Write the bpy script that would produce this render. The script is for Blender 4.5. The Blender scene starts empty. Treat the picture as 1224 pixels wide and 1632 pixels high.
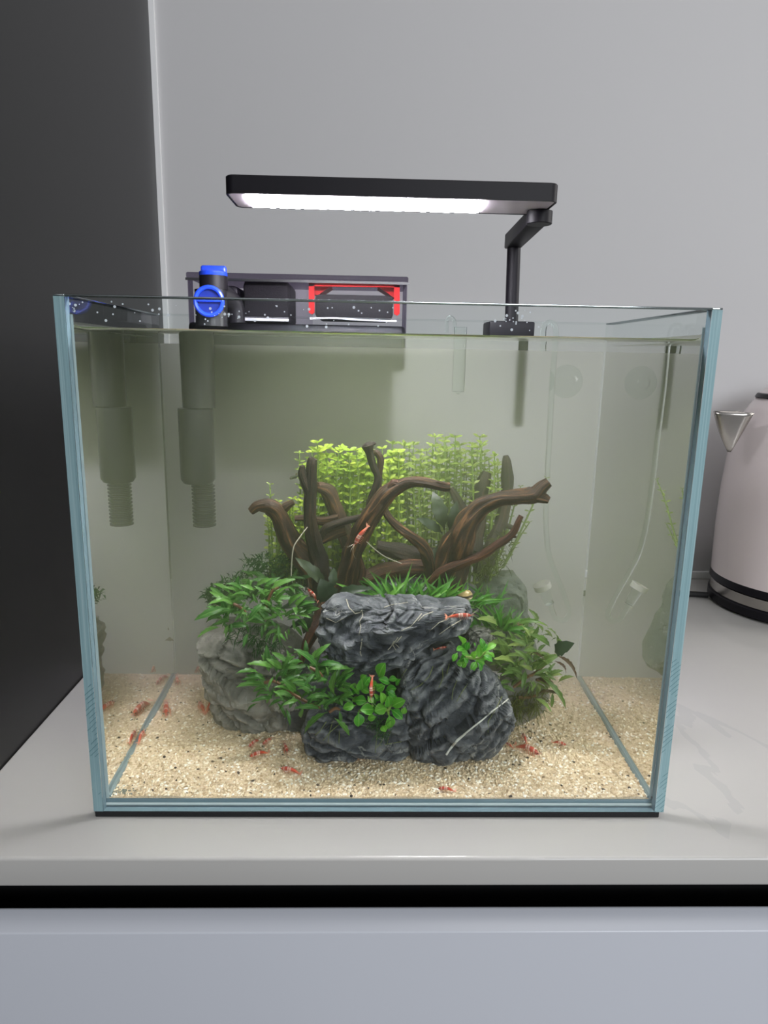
import bpy, bmesh, math, random
from mathutils import Vector as V, Matrix, Quaternion, noise
from math import pi, sin, cos

S = bpy.context.scene
COL = S.collection
random.seed(11)

# ------------------------------------------------------------------ camera
FOC = 1111.763                                  # focal length in pixels of the 1224 px wide frame
CAM = V((-0.01325690, -0.38967189, 0.27933932))
PITCH, YAW, ROLL = 0.215835, 0.0281038, 0.0191323
_f = V((sin(YAW)*cos(PITCH), cos(YAW)*cos(PITCH), -sin(PITCH)))
_r = V((cos(YAW), -sin(YAW), 0)); _u = _r.cross(_f)
RT = _r*cos(ROLL) + _u*sin(ROLL); UP = _u*cos(ROLL) - _r*sin(ROLL); FW = _f
cd = bpy.data.cameras.new('camera'); cam = bpy.data.objects.new('camera', cd); COL.objects.link(cam)
cam.matrix_world = Matrix(((RT.x, UP.x, -FW.x, CAM.x), (RT.y, UP.y, -FW.y, CAM.y), (RT.z, UP.z, -FW.z, CAM.z), (0, 0, 0, 1)))
cd.sensor_fit = 'HORIZONTAL'; cd.sensor_width = 36; cd.lens = FOC/1224*36
cd.clip_start = .01; cd.clip_end = 50
S.camera = cam

# ------------------------------------------------------------------ world, lights, exposure
w = bpy.data.worlds.new('room_daylight'); S.world = w; w.use_nodes = True
bg = w.node_tree.nodes['Background']; bg.inputs[0].default_value = (.95, .97, 1.0, 1); bg.inputs[1].default_value = .23

def area(name, loc, target, sx, sy, power, col):
    ld = bpy.data.lights.new(name, 'AREA'); ld.shape = 'RECTANGLE'; ld.size = sx; ld.size_y = sy
    ld.energy = power; ld.color = col
    o = bpy.data.objects.new(name, ld); COL.objects.link(o); o.location = loc
    o.rotation_euler = (V(target)-V(loc)).to_track_quat('-Z', 'Y').to_euler()
    return o
area('window_daylight', (.9, -2.2, .98), (.1, .1, .1), 1.5, .75, 37, (.93, .96, 1.0))
area('side_window_daylight', (2.0, .12, .75), (.1, .3, .05), .6, 1.0, 18, (1.0, .98, .96))
area('overhead_fill', (.35, -.25, 2.1), (.2, .2, 0), 1.2, .8, 6.5, (1.0, .98, .96))  # unseen overhead fill, added to brighten the gap behind the tank
S.view_settings.view_transform = 'Standard'; S.view_settings.look = 'None'
S.view_settings.gamma = 1; S.view_settings.use_curve_mapping = False
S.view_settings.exposure = 0.0
cy = S.cycles
cy.max_bounces = 14; cy.transparent_max_bounces = 48; cy.volume_bounces = 2; cy.diffuse_bounces = 4
cy.glossy_bounces = 6; cy.transmission_bounces = 8; cy.caustics_reflective = True
cy.use_denoising = True
LED_POWER = 108.0

# ------------------------------------------------------------------ helpers
def P(px, py, y):
    """point where the sight line of a photo pixel meets the plane at depth y"""
    d = RT*((px-612)/FOC) - UP*((py-816)/FOC) + FW
    return CAM + d*((y-CAM.y)/d.y)

def Pz(px, py, z):
    d = RT*((px-612)/FOC) - UP*((py-816)/FOC) + FW
    return CAM + d*((z-CAM.z)/d.z)

def smooth_path(pts, rads, n=6):
    """Catmull-Rom through points with radii"""
    pts = [V(p) for p in pts]; out = []; ro = []
    q = [pts[0]*2-pts[1]] + pts + [pts[-1]*2-pts[-2]]
    rr = [rads[0]] + list(rads) + [rads[-1]]
    for i in range(1, len(q)-2):
        for k in range(n):
            t = k/n
            a, b, c, d = q[i-1], q[i], q[i+1], q[i+2]
            out.append(.5*((2*b)+(c-a)*t+(2*a-5*b+4*c-d)*t*t+(3*b-a-3*c+d)*t**3))
            ro.append(rr[i]*(1-t)+rr[i+1]*t)
    out.append(q[-2]); ro.append(rr[-2])
    return out, ro

class MB:
    def __init__(s): s.v = []; s.f = []; s.uv = []; s.m = []
    def add(s, vs, fs, uvs=None, mi=0):
        o = len(s.v); s.v += [V(p) for p in vs]; s.uv += (uvs if uvs else [(0, 0)]*len(vs))
        s.f += [tuple(i+o for i in f) for f in fs]; s.m += [mi]*len(fs)
        return s
    def box(s, a, b, mi=0):
        x0, y0, z0 = a; x1, y1, z1 = b
        return s.add([(x0,y0,z0),(x1,y0,z0),(x1,y1,z0),(x0,y1,z0),(x0,y0,z1),(x1,y0,z1),(x1,y1,z1),(x0,y1,z1)],
                     [(0,3,2,1),(4,5,6,7),(0,1,5,4),(1,2,6,5),(2,3,7,6),(3,0,4,7)], mi=mi)
    def tube(s, pts, rads, n=10, cap=True, wob=0, seed=0, ridge=0, flat=1.0, mi=0):
        pts = [V(p) for p in pts]
        if not hasattr(rads, '__len__'): rads = [rads]*len(pts)
        t0 = (pts[1]-pts[0]).normalized()
        nx = t0.orthogonal().normalized(); vs = []; uv = []; L = 0
        for i, p in enumerate(pts):
            t = (pts[min(i+1, len(pts)-1)]-pts[max(i-1, 0)]).normalized()
            nx = (nx - t*nx.dot(t)).normalized(); ny = t.cross(nx)
            if i: L += (p-pts[i-1]).length
            for k in range(n+1):
                a = 2*pi*k/n; d = nx*cos(a)+ny*sin(a)*flat
                r = rads[i]
                if wob: r *= 1 + wob*noise.noise(V((cos(a)*1.2, sin(a)*1.2, L*90+seed*7)))
                if ridge: r *= 1 + ridge*noise.noise(V((cos(a)*3.2, sin(a)*3.2, L*28+seed*3)))
                vs.append(p+d*r); uv.append((k/n, L*20))
        m = n+1; fs = []
        for i in range(len(pts)-1):
            for k in range(n): fs.append((i*m+k, i*m+k+1, (i+1)*m+k+1, (i+1)*m+k))
        if cap:
            fs.append(tuple(range(n-1, -1, -1))); b = (len(pts)-1)*m; fs.append(tuple(b+k for k in range(n)))
        return s.add(vs, fs, uv, mi)
    def lathe(s, prof, c, n=32, axis='z', mi=0):
        """prof: (radius, height) list"""
        vs = []; fs = []; c = V(c)
        for r, h in prof:
            for k in range(n):
                a = 2*pi*k/n
                d = (r*cos(a), r*sin(a), h) if axis == 'z' else ((r*cos(a), h, r*sin(a)) if axis == 'y' else (h, r*cos(a), r*sin(a)))
                vs.append(c+V(d))
        for i in range(len(prof)-1):
            for k in range(n):
                q = (i*n+k, i*n+(k+1)%n, (i+1)*n+(k+1)%n, (i+1)*n+k)
                fs.append(q if axis != 'y' else q[::-1])
        fs.append(tuple(range(n))[::-1] if axis != 'y' else tuple(range(n)))
        b = (len(prof)-1)*n; e = tuple(b+k for k in range(n)); fs.append(e if axis != 'y' else e[::-1])
        return s.add(vs, fs, mi=mi)
    def extrude(s, poly, d, mi=0):
        """poly: closed list of 3D points, d: extrusion vector"""
        n = len(poly); d = V(d); vs = [V(p) for p in poly]+[V(p)+d for p in poly]
        fs = [tuple(range(n))[::-1], tuple(range(n, 2*n))]+[(i, (i+1) % n, n+(i+1) % n, n+i) for i in range(n)]
        return s.add(vs, fs, mi=mi)
    def build(s, name, mat, parent=None, loc=None, smooth=True, bevel=0, ang=40, seg=2):
        o0 = V(parent.location) if parent else (V(loc) if loc is not None else V((0, 0, 0)))
        me = bpy.data.meshes.new(name)
        me.from_pydata([p-o0 for p in s.v], [], s.f)
        ul = me.uv_layers.new(name='UVMap')
        for lp in me.loops: ul.data[lp.index].uv = s.uv[lp.vertex_index]
        for m in (mat if isinstance(mat, (list, tuple)) else [mat]): me.materials.append(m)
        for p, mi in zip(me.polygons, s.m): p.material_index = mi
        bm = bmesh.new(); bm.from_mesh(me)
        bmesh.ops.recalc_face_normals(bm, faces=bm.faces)
        if bevel:
            es = [e for e in bm.edges if len(e.link_faces) == 2 and e.calc_face_angle(0) > .6]
            bmesh.ops.bevel(bm, geom=es, offset=bevel, segments=seg, affect='EDGES', profile=.5, clamp_overlap=True)
        bm.to_mesh(me); bm.free()
        if smooth:
            me.polygons.foreach_set('use_smooth', [True]*len(me.polygons))
            me.set_sharp_from_angle(angle=math.radians(ang))
        ob = bpy.data.objects.new(name, me); COL.objects.link(ob)
        if parent: ob.parent = parent
        else: ob.location = o0
        return ob

def tag(o, label=None, cat=None, group=None, kind=None):
    if label: o['label'] = label
    if cat: o['category'] = cat
    if group: o['group'] = group
    if kind: o['kind'] = kind
    return o
def thing(name, loc, label, cat, group=None):
    o = bpy.data.objects.new(name, None); COL.objects.link(o); o.location = loc; o.empty_display_size = .01
    return tag(o, label, cat, group)

# ------------------------------------------------------------------ materials
class N:
    """small node-tree helper"""
    def __init__(s, name):
        s.m = bpy.data.materials.new(name); s.m.use_nodes = True; s.t = s.m.node_tree; s.t.nodes.clear()
        s.out = s.n('ShaderNodeOutputMaterial')
    def n(s, typ, **kw):
        x = s.t.nodes.new(typ)
        for k, v in kw.items(): setattr(x, k, v)
        return x
    def l(s, a, b): s.t.links.new(a, b)
    def set(s, sock, v):
        if hasattr(v, 'is_output'): s.l(v, sock)
        elif isinstance(v, (tuple, list)) and len(v) == 3 and sock.type == 'RGBA': sock.default_value = (*v, 1)
        else: sock.default_value = v
    def coord(s, kind='Object', scale=(1, 1, 1)):
        tc = s.n('ShaderNodeTexCoord'); mp = s.n('ShaderNodeMapping'); s.l(tc.outputs[kind], mp.inputs[0])
        mp.inputs['Scale'].default_value = scale; return mp.outputs[0]
    def noise(s, co, scale, detail=4, rough=.55, dist=0):
        x = s.n('ShaderNodeTexNoise'); s.l(co, x.inputs['Vector']); x.inputs['Scale'].default_value = scale
        x.inputs['Detail'].default_value = detail; x.inputs['Roughness'].default_value = rough; x.inputs['Distortion'].default_value = dist
        return x.outputs['Fac']
    def ramp(s, fac, stops):
        x = s.n('ShaderNodeValToRGB'); s.l(fac, x.inputs[0]); e = x.color_ramp.elements
        while len(e) < len(stops): e.new(.5)
        for k, (p, c) in enumerate(stops): e[k].position = p; e[k].color = (*c, 1) if len(c) == 3 else c
        return x.outputs[0]
    def mix(s, fac, a, b):
        x = s.n('ShaderNodeMix', data_type='RGBA'); s.set(x.inputs[0], fac); s.set(x.inputs[6], a); s.set(x.inputs[7], b); return x.outputs[2]
    def math(s, op, a, b=0.0, c=0.0, clamp=False):
        x = s.n('ShaderNodeMath', operation=op); x.use_clamp = clamp
        for i, v in enumerate((a, b, c)): s.set(x.inputs[i], v)
        return x.outputs[0]
    def bump(s, h, strength=.3, dist=.001):
        x = s.n('ShaderNodeBump'); s.l(h, x.inputs['Height']); x.inputs['Strength'].default_value = strength; x.inputs['Distance'].default_value = dist
        return x.outputs[0]
    def pbsdf(s, color, rough=.5, metal=0, spec=.5, normal=None, **kw):
        x = s.n('ShaderNodeBsdfPrincipled'); s.set(x.inputs['Base Color'], color); s.set(x.inputs['Roughness'], rough)
        x.inputs['Metallic'].default_value = metal; x.inputs['Specular IOR Level'].default_value = spec
        if normal is not None: s.l(normal, x.inputs['Normal'])
        for k, v in kw.items(): s.set(x.inputs[k.replace('_', ' ')], v)
        return x.outputs[0]
    def shade(s, fac, a, b):
        x = s.n('ShaderNodeMixShader'); s.set(x.inputs[0], fac); s.l(a, x.inputs[1]); s.l(b, x.inputs[2]); return x.outputs[0]
    def done(s, sh, vol=None):
        s.l(sh, s.out.inputs['Surface'])
        if vol is not None: s.l(vol, s.out.inputs['Volume'])
        return s.m

def plain(name, col, rough=.5, metal=0, spec=.5, var=.08, sc=60, bump=.0, bsc=400):
    """slightly mottled opaque material"""
    m = N(name); co = m.coord(); f = m.noise(co, sc)
    c = m.mix(f, tuple(x*(1-var) for x in col), tuple(min(1, x*(1+var)) for x in col))
    nm = m.bump(m.noise(co, bsc, 3), bump, .0005) if bump else None
    return m.done(m.pbsdf(c, rough, metal, spec, nm))

def schlick(m, f0=.04, amt=1.0):
    lw = m.n('ShaderNodeLayerWeight'); lw.inputs['Blend'].default_value = .5
    p = m.math('POWER', lw.outputs['Facing'], 5.0)
    return m.math('MULTIPLY_ADD', p, (1-f0)*amt, f0)
def thin_glass(name, tint=(.97, .99, .985), f0=.035, rough=0.0, amt=1.0):
    m = N(name); t = m.n('ShaderNodeBsdfTransparent'); t.inputs[0].default_value = (*tint, 1)
    g = m.n('ShaderNodeBsdfGlossy'); g.inputs['Roughness'].default_value = rough
    return m.done(m.shade(schlick(m, f0, amt), t.outputs[0], g.outputs[0]))

M = {}
M['wall'] = plain('white_wall_paint', (.505, .50, .508), .6, var=.012, sc=3, bump=.03, bsc=250)
def mk():
    m = N('white_quartz'); co = m.coord()
    wp = m.noise(co, 3.0, 6, .6)
    vn = m.n('ShaderNodeTexNoise'); m.l(co, vn.inputs['Vector']); vn.inputs['Scale'].default_value = 1.6; vn.inputs['Detail'].default_value = 7; vn.inputs['Distortion'].default_value = 1.2
    d = m.math('ABSOLUTE', m.math('SUBTRACT', vn.outputs['Fac'], .5)); vein = m.math('LESS_THAN', d, .006)
    msk = m.math('GREATER_THAN', m.noise(co, 2.3, 2), .57)
    c = m.mix(wp, (.50, .487, .465), (.55, .537, .515)); c = m.mix(m.math('MULTIPLY', m.math('MULTIPLY', vein, msk), .22), c, (.36, .36, .37))
    return m.done(m.pbsdf(c, .16, 0, .45))
M['quartz'] = mk()
M['drawer'] = plain('pale_grey_lacquer', (.64, .66, .72), .28, var=.01, sc=4)
M['black'] = plain('black_void', (.006, .006, .007), .7)
M['panel'] = plain('black_satin_laminate', (.0045, .0042, .004), .36, spec=.5, var=.1, sc=8)
M['trim'] = plain('white_trim', (.74, .74, .75), .4, var=.01)
M['glass'] = thin_glass('clear_glass', f0=.02)
def mk():
    m = N('clear_tube_glass'); g = m.n('ShaderNodeBsdfGlass'); g.inputs['IOR'].default_value = 1.16; g.inputs['Roughness'].default_value = 0; g.inputs[0].default_value = (.97, .99, .98, 1)
    return m.done(g.outputs[0])
M['glass_tube'] = mk()
M['glass_clear'] = thin_glass('wet_glass_inner_face', (.985, .995, .99), 0.0, amt=0.0)
def mk():
    """frosted privacy film on the outer face of the rear pane"""
    m = N('frosted_film'); g = m.n('ShaderNodeBsdfRefraction'); g.inputs['IOR'].default_value = 1.17; g.inputs['Roughness'].default_value = .85; g.inputs[0].default_value = (1, 1, .97, 1)
    t = m.n('ShaderNodeBsdfTranslucent'); t.inputs[0].default_value = (.85, .87, .8, 1)
    df_ = m.n('ShaderNodeBsdfDiffuse'); df_.inputs[0].default_value = (.88, .86, .74, 1)
    return m.done(m.shade(.045, m.shade(.14, g.outputs[0], t.outputs[0]), df_.outputs[0]))
M['frost'] = mk()
def mk():
    """pale blue-green ground glass edge with a hatch of dark diagonal strokes low down"""
    m = N('ground_glass_edge'); co = m.coord(); sp = m.n('ShaderNodeSeparateXYZ'); m.l(co, sp.inputs[0])
    c = m.ramp(m.noise(m.coord(scale=(900, 900, 6)), 1, 3), [(.3, (.25, .40, .44)), (.55, (.36, .55, .59)), (.75, (.60, .74, .77))])
    hv = m.math('MULTIPLY_ADD', sp.outputs['X'], -300.0, m.math('MULTIPLY', sp.outputs['Z'], 300.0))
    hs = m.math('LESS_THAN', m.math('FRACT', m.math('MULTIPLY_ADD', m.noise(co, 60, 1), 1.2, hv)), .14)
    low = m.math('LESS_THAN', sp.outputs['Z'], .105)
    spk = m.math('GREATER_THAN', m.noise(co, 90, 1), .48)
    c = m.mix(m.math('MULTIPLY', m.math('MULTIPLY', hs, low), spk), c, (.03, .12, .16))
    p = m.pbsdf(c, .22, 0, .5, Emission_Strength=0.0)
    t = m.n('ShaderNodeBsdfTranslucent'); t.inputs[0].default_value = (.4, .65, .7, 1)
    return m.done(m.shade(.35, p, t.outputs[0]))
M['edge'] = mk()
def mk():
    m = N('polished_rim_edge'); g = m.n('ShaderNodeBsdfGlossy'); g.inputs['Roughness'].default_value = .12; g.inputs[0].default_value = (.55, .60, .60, 1)
    t = m.n('ShaderNodeBsdfTransparent'); t.inputs[0].default_value = (.25, .33, .33, 1)
    return m.done(m.shade(.8, t.outputs[0], g.outputs[0]))
M['rim'] = mk()
M['base'] = plain('blue_green_base_glass', (.17, .25, .29), .15, var=.08, sc=20)
M['silicone_grey'] = plain('grey_silicone', (.20, .26, .27), .4, var=.05)
M['silicone'] = plain('clear_silicone', (.42, .50, .50), .3, var=.05)
def mk():
    m = N('cloudy_aquarium_water'); t = m.n('ShaderNodeBsdfTransparent')
    g = m.n('ShaderNodeBsdfGlossy'); g.inputs['Roughness'].default_value = 0.0; g.inputs[0].default_value = (1, 1, 1, 1)
    f = m.n('ShaderNodeFresnel'); f.inputs['IOR'].default_value = 1.333
    ge = m.n('ShaderNodeNewGeometry'); sp = m.n('ShaderNodeSeparateXYZ'); m.l(ge.outputs['Normal'], sp.inputs[0])
    up = m.math('LESS_THAN', m.math('ABSOLUTE', sp.outputs['Y']), .6)      # free surface and side walls reflect totally at shallow angles; front and rear are seen straight through
    sh = m.shade(m.math('MULTIPLY', f.outputs[0], up), t.outputs[0], g.outputs[0])
    sc = m.n('ShaderNodeVolumeScatter'); sc.inputs['Color'].default_value = (.80, .90, .58, 1); sc.inputs['Anisotropy'].default_value = .62
    pz = m.n('ShaderNodeNewGeometry'); py_ = m.n('ShaderNodeSeparateXYZ'); m.l(pz.outputs['Position'], py_.inputs[0])       # haze density shaped to rise rearwards, brightening the rear and sparing the front
    thin_up = m.math('MAXIMUM', m.math('MULTIPLY_ADD', py_.outputs['Z'], -4.6, 1.5), .2)                       # and thinned upwards so the area below the filter stays dark
    dn = m.math('MULTIPLY_ADD', m.math('MULTIPLY', m.math('MAXIMUM', m.math('SUBTRACT', py_.outputs['Y'], .055), 0.0), thin_up), 78.0, 1.0); m.l(dn, sc.inputs['Density'])
    ab = m.n('ShaderNodeVolumeAbsorption'); ab.inputs['Color'].default_value = (.74, .74, .22, 1); ab.inputs['Density'].default_value = .9
    ad = m.n('ShaderNodeAddShader'); m.l(sc.outputs[0], ad.inputs[0]); m.l(ab.outputs[0], ad.inputs[1])
    return m.done(sh, ad.outputs[0])
M['water'] = mk()
M['mat_foam'] = plain('black_foam', (.012, .012, .013), .9, var=.5, sc=900, bump=.8, bsc=1500)
M['lamp'] = plain('black_anodised', (.007, .006, .009), .5, 0, .22, sc=200)
M['lamp_plate'] = plain('pale_lamp_plate', (.62, .55, .62), .35, .2)
def mk():
    m = N('lit_led_lens'); e = m.n('ShaderNodeEmission'); e.inputs[0].default_value = (.95, .93, 1.0, 1); e.inputs[1].default_value = LED_POWER
    return m.done(e.outputs[0])
M['led'] = mk()
def tinted(name, tint, rough=.3, f0=.004):
    m = N(name); t = m.n('ShaderNodeBsdfTransparent'); t.inputs[0].default_value = (*tint, 1)
    g = m.n('ShaderNodeBsdfGlossy'); g.inputs['Roughness'].default_value = rough
    return m.done(m.shade(schlick(m, f0, .08), t.outputs[0], g.outputs[0]))
M['smoky'] = tinted('smoky_clear_plastic', (.88, .86, .90), .35)
M['smoky_dark'] = tinted('dark_smoky_plastic', (.52, .49, .56), .4)
M['blackplastic'] = plain('black_plastic', (.009, .008, .011), .4, spec=.25, sc=200)
M['greyplastic'] = plain('dark_grey_plastic', (.016, .016, .018), .3, sc=200)
M['sponge'] = plain('black_sponge', (.008, .007, .009), .95, var=.5, sc=700, bump=.7, bsc=900)
M['blue'] = plain('blue_plastic', (.02, .07, .72), .25, sc=200)
M['red'] = plain('red_plastic', (.52, .008, .008), .5, spec=.12, sc=200)
M['clearsucker'] = thin_glass('milky_sucker', (.95, .965, .96), .02)

def mk(name, a, b, c, vein=.0):
    m = N(name); co = m.coord()
    n1 = m.noise(co, 45, 8, .62, .6); n2 = m.noise(m.coord(scale=(1, 1, 2.4)), 160, 6, .6)
    col = m.ramp(n1, [(.28, a), (.52, b), (.78, c)])
    col = m.mix(m.math('MULTIPLY', n2, .5), col, tuple(x*1.5 for x in b))
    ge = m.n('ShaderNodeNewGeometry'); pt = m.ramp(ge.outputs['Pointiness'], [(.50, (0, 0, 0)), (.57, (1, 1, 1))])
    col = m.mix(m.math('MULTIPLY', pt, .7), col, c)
    cr_ = m.ramp(ge.outputs['Pointiness'], [(.42, (1, 1, 1)), (.49, (0, 0, 0))]); col = m.mix(m.math('MULTIPLY', cr_, .75), col, tuple(x*.5 for x in a))  # creases darkened and ridges lightened, shading put into the rock colour
    if vein:
        vo = m.n('ShaderNodeTexNoise'); m.l(m.coord(scale=(1, 1, 1)), vo.inputs['Vector']); vo.inputs['Scale'].default_value = 26; vo.inputs['Detail'].default_value = 5; vo.inputs['Distortion'].default_value = .9
        d = m.math('ABSOLUTE', m.math('SUBTRACT', vo.outputs['Fac'], .5)); ln = m.math('LESS_THAN', d, .006)
        ms = m.math('GREATER_THAN', m.noise(co, 22, 2), .53)
        col = m.mix(m.math('MULTIPLY', m.math('MULTIPLY', ln, ms), vein), col, (.42, .42, .38))
    h = m.math('ADD', m.noise(co, 320, 6, .65), m.math('MULTIPLY', n2, .8))
    return m.done(m.pbsdf(col, .62, 0, .35, m.bump(h, .9, .0016)))
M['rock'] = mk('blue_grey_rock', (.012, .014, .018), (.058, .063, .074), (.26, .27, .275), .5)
M['rock_warm'] = mk('dusty_grey_rock', (.055, .053, .047), (.16, .153, .135), (.36, .34, .30), .5)
M['rock_pale'] = mk('pale_grey_rock', (.14, .14, .13), (.26, .25, .23), (.40, .38, .35), .3)
M['rock_mid'] = mk('weathered_grey_rock', (.07, .07, .065), (.15, .15, .135), (.30, .29, .26), .3)
M['rock_green'] = mk('algae_grey_rock', (.04, .055, .045), (.09, .11, .09), (.18, .20, .16), .4)
M['quartz_vein'] = plain('white_quartz_vein', (.62, .62, .56), .5, var=.2, sc=300, bump=.3, bsc=900)
def mk(name, a, b, c):
    m = N(name); co = m.coord('UV', (9, 1.1, 1)); n1 = m.noise(co, 1.6, 6, .6, .4)
    oc = m.coord(); n2 = m.noise(oc, 60, 3)
    col = m.ramp(n1, [(.36, a), (.52, b), (.68, c)]); col = m.mix(m.math('MULTIPLY', n2, .45), col, a)
    return m.done(m.pbsdf(col, .62, 0, .35, m.bump(m.math('ADD', n1, m.math('MULTIPLY', m.noise(oc, 500, 4), .3)), .8, .0015)))
M['wood'] = mk('brown_driftwood', (.012, .007, .004), (.044, .023, .011), (.27, .125, .045))  # lightest tone paints in orange lamp highlights along with the grain
M['wood_red'] = mk('reddish_driftwood', (.016, .007, .004), (.065, .025, .012), (.23, .085, .035))
M['wood_dark'] = mk('dark_driftwood', (.008, .005, .004), (.020, .013, .008), (.08, .045, .022))
def leafmat(name, base, rib, tip, trans=.35, spec=.4):
    m = N(name); tc = m.n('ShaderNodeTexCoord'); sp = m.n('ShaderNodeSeparateXYZ'); m.l(tc.outputs['UV'], sp.inputs[0])
    oi = m.n('ShaderNodeObjectInfo'); rnd = oi.outputs['Random']
    a = m.math('ABSOLUTE', m.math('SUBTRACT', sp.outputs['X'], .5))
    ribm = m.math('SUBTRACT', 1.0, m.math('MULTIPLY', a, 14.0), clamp=True)
    edge = m.math('MULTIPLY', m.math('GREATER_THAN', a, .45), .35)
    col = m.mix(m.math('POWER', rnd, 1.6), base, tip)
    col = m.mix(m.math('MULTIPLY', m.noise(m.coord('UV', (6, 10, 1)), 2, 3), .35), col, tuple(x*.45 for x in base))
    col = m.mix(m.math('MULTIPLY', ribm, .55), col, rib); col = m.mix(edge, col, rib)
    p = m.pbsdf(col, .38, 0, spec); t = m.n('ShaderNodeBsdfTranslucent'); m.l(col, t.inputs[0])
    return m.done(m.shade(trans, p, t.outputs[0]))
M['leaf_buce'] = leafmat('wavy_green_leaf', (.045, .17, .025), (.28, .48, .13), (.14, .34, .055))
M['leaf_buce_olive'] = leafmat('olive_green_leaf', (.10, .21, .04), (.34, .48, .16), (.26, .35, .08))
M['leaf_brown'] = leafmat('brown_leaf', (.10, .055, .022), (.2, .13, .06), (.09, .075, .03))
M['leaf_dim'] = leafmat('dull_dark_green_leaf', (.035, .062, .030), (.025, .04, .02), (.06, .085, .04))
M['leaf_anubias'] = leafmat('round_bright_green_leaf', (.05, .30, .018), (.36, .66, .14), (.22, .56, .05))
M['leaf_grass'] = leafmat('grass_green_blade', (.05, .24, .02), (.22, .48, .08), (.17, .42, .05))
M['leaf_lime'] = leafmat('lime_green_leaf', (.32, .50, .04), (.60, .72, .18), (.52, .64, .07), .45)
M['leaf_haze'] = leafmat('pale_green_leaf', (.24, .36, .05), (.42, .52, .14), (.36, .46, .09), .45)
M['moss'] = leafmat('dark_green_moss', (.025, .10, .018), (.06, .18, .04), (.05, .15, .025), .3)
M['moss_yellow'] = leafmat('yellow_green_moss', (.09, .13, .018), (.14, .18, .03), (.13, .15, .025), .3)
M['stem_green'] = plain('green_stem', (.17, .27, .045), .5, var=.2)
M['stem_red'] = plain('reddish_stem', (.16, .075, .03), .5, var=.25)
M['root'] = plain('cream_root', (.46, .43, .33), .6, var=.2, sc=200)
M['root_green'] = plain('olive_root', (.16, .19, .06), .6, var=.25, sc=200)
def mk():
    m = N('beige_sand'); co = m.coord()
    c = m.ramp(m.noise(co, 700, 3, .6), [(.25, (.42, .30, .18)), (.5, (.74, .60, .42)), (.8, (.92, .82, .66))])
    c = m.mix(m.math('MULTIPLY', m.noise(co, 9, 3), .5), c, (.64, .50, .32))
    return m.done(m.pbsdf(c, .75, 0, .3, m.bump(m.noise(co, 900, 2), .8, .001)))
M['sand'] = mk()
def mk():
    m = N('sand_grains'); at = m.n('ShaderNodeAttribute'); at.attribute_name = 'tone'
    c = m.ramp(at.outputs['Fac'], [(0.0, (.03, .022, .016)), (.009, (.06, .04, .025)), (.018, (.44, .32, .18)), (.35, (.67, .53, .35)), (.75, (.82, .69, .48)), (1.0, (.98, .96, .88))])
    return m.done(m.pbsdf(c, .5, 0, .45))
M['grains'] = mk()
def mk():
    m = N('red_white_banded_shell'); tc = m.n('ShaderNodeTexCoord'); sp = m.n('ShaderNodeSeparateXYZ'); m.l(tc.outputs['UV'], sp.inputs[0])
    v = m.math('MULTIPLY_ADD', m.noise(m.coord(scale=(1, 1, 1)), 260, 2), .06, sp.outputs['Y'])
    R_, W_ = (.56, .055, .022), (.90, .74, .62)
    c = m.ramp(v, [(0, W_), (.08, R_), (.20, R_), (.22, W_), (.28, R_), (.40, R_), (.43, W_), (.50, R_), (.53, W_), (.60, R_), (.78, (.68, .07, .02)), (.95, (.8, .3, .18))])
    x = c.node
    return m.done(m.shade(.2, m.pbsdf(c, .3, 0, .5), m.n('ShaderNodeBsdfTranslucent').outputs[0]))
M['shrimp'] = mk()
M['shrimp_leg'] = plain('pale_red_legs', (.66, .22, .13), .4)
M['eye'] = plain('black_eye', (.01, .01, .01), .2)
def mk():
    m = N('striped_fish_skin'); tc = m.n('ShaderNodeTexCoord'); sp = m.n('ShaderNodeSeparateXYZ'); m.l(tc.outputs['Object'], sp.inputs[0])
    z = m.math('MULTIPLY_ADD', m.noise(m.coord(), 500, 2), .0006, sp.outputs['Z'])
    c = m.ramp(m.math('MULTIPLY_ADD', z, 150.0, .5), [(.20, (.72, .62, .45)), (.36, (.62, .48, .27)), (.42, (.03, .02, .01)), (.58, (.04, .03, .015)), (.66, (.55, .40, .18)), (.9, (.32, .24, .10))])
    return m.done(m.pbsdf(c, .35, 0, .5))
M['fish'] = mk()
M['fish_dark'] = plain('dull_olive_fish_skin', (.06, .065, .04), .4, var=.4, sc=300)
M['fin'] = tinted('clear_fin', (.75, .70, .55), .2)
def mk():
    m = N('pink_white_kettle_enamel'); co = m.coord()
    c = m.mix(m.noise(co, 6, 2), (.80, .70, .69), (.86, .76, .76))
    return m.done(m.pbsdf(c, .22, 0, .5))
M['kettle'] = mk()
M['steel'] = plain('brushed_steel', (.50, .47, .44), .24, 1.0, var=.08, sc=120)
M['cable'] = plain('black_cable', (.006, .006, .006), .7)

# ------------------------------------------------------------------ setting
W2, H, T, D = .18, .3099, .0058, .167            # tank half width, height, glass thickness, inner back
WALL = .512; ZC = -.0046
def struct(name, mb, mat, label=None, **k):
    o = mb.build(name, mat, None, **k); o['kind'] = 'structure'
    if label: o['label'] = label
    return o
struct('wall_back', MB().box((-.9, WALL, -.9), (2.2, WALL+.1, 2.4)), M['wall'], 'plain white painted wall behind the aquarium', smooth=False)
struct('wall_left', MB().box((-.60, -.75, -.9), (-.2652, WALL, 2.4)), M['panel'], 'black satin cabinet side panel left of the aquarium', smooth=False)
struct('trim_1', MB().box((-.2652, WALL-.004, .26), (-.2592, WALL, 2.4)), M['trim'], 'thin pale filler strip where black panel meets wall', smooth=False)
struct('baseboard_back', MB().box((-.2652, WALL-.006, ZC), (2.2, WALL, ZC+.010)), M['trim'], 'low white sealing strip along the back of the worktop', bevel=.001)
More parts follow.
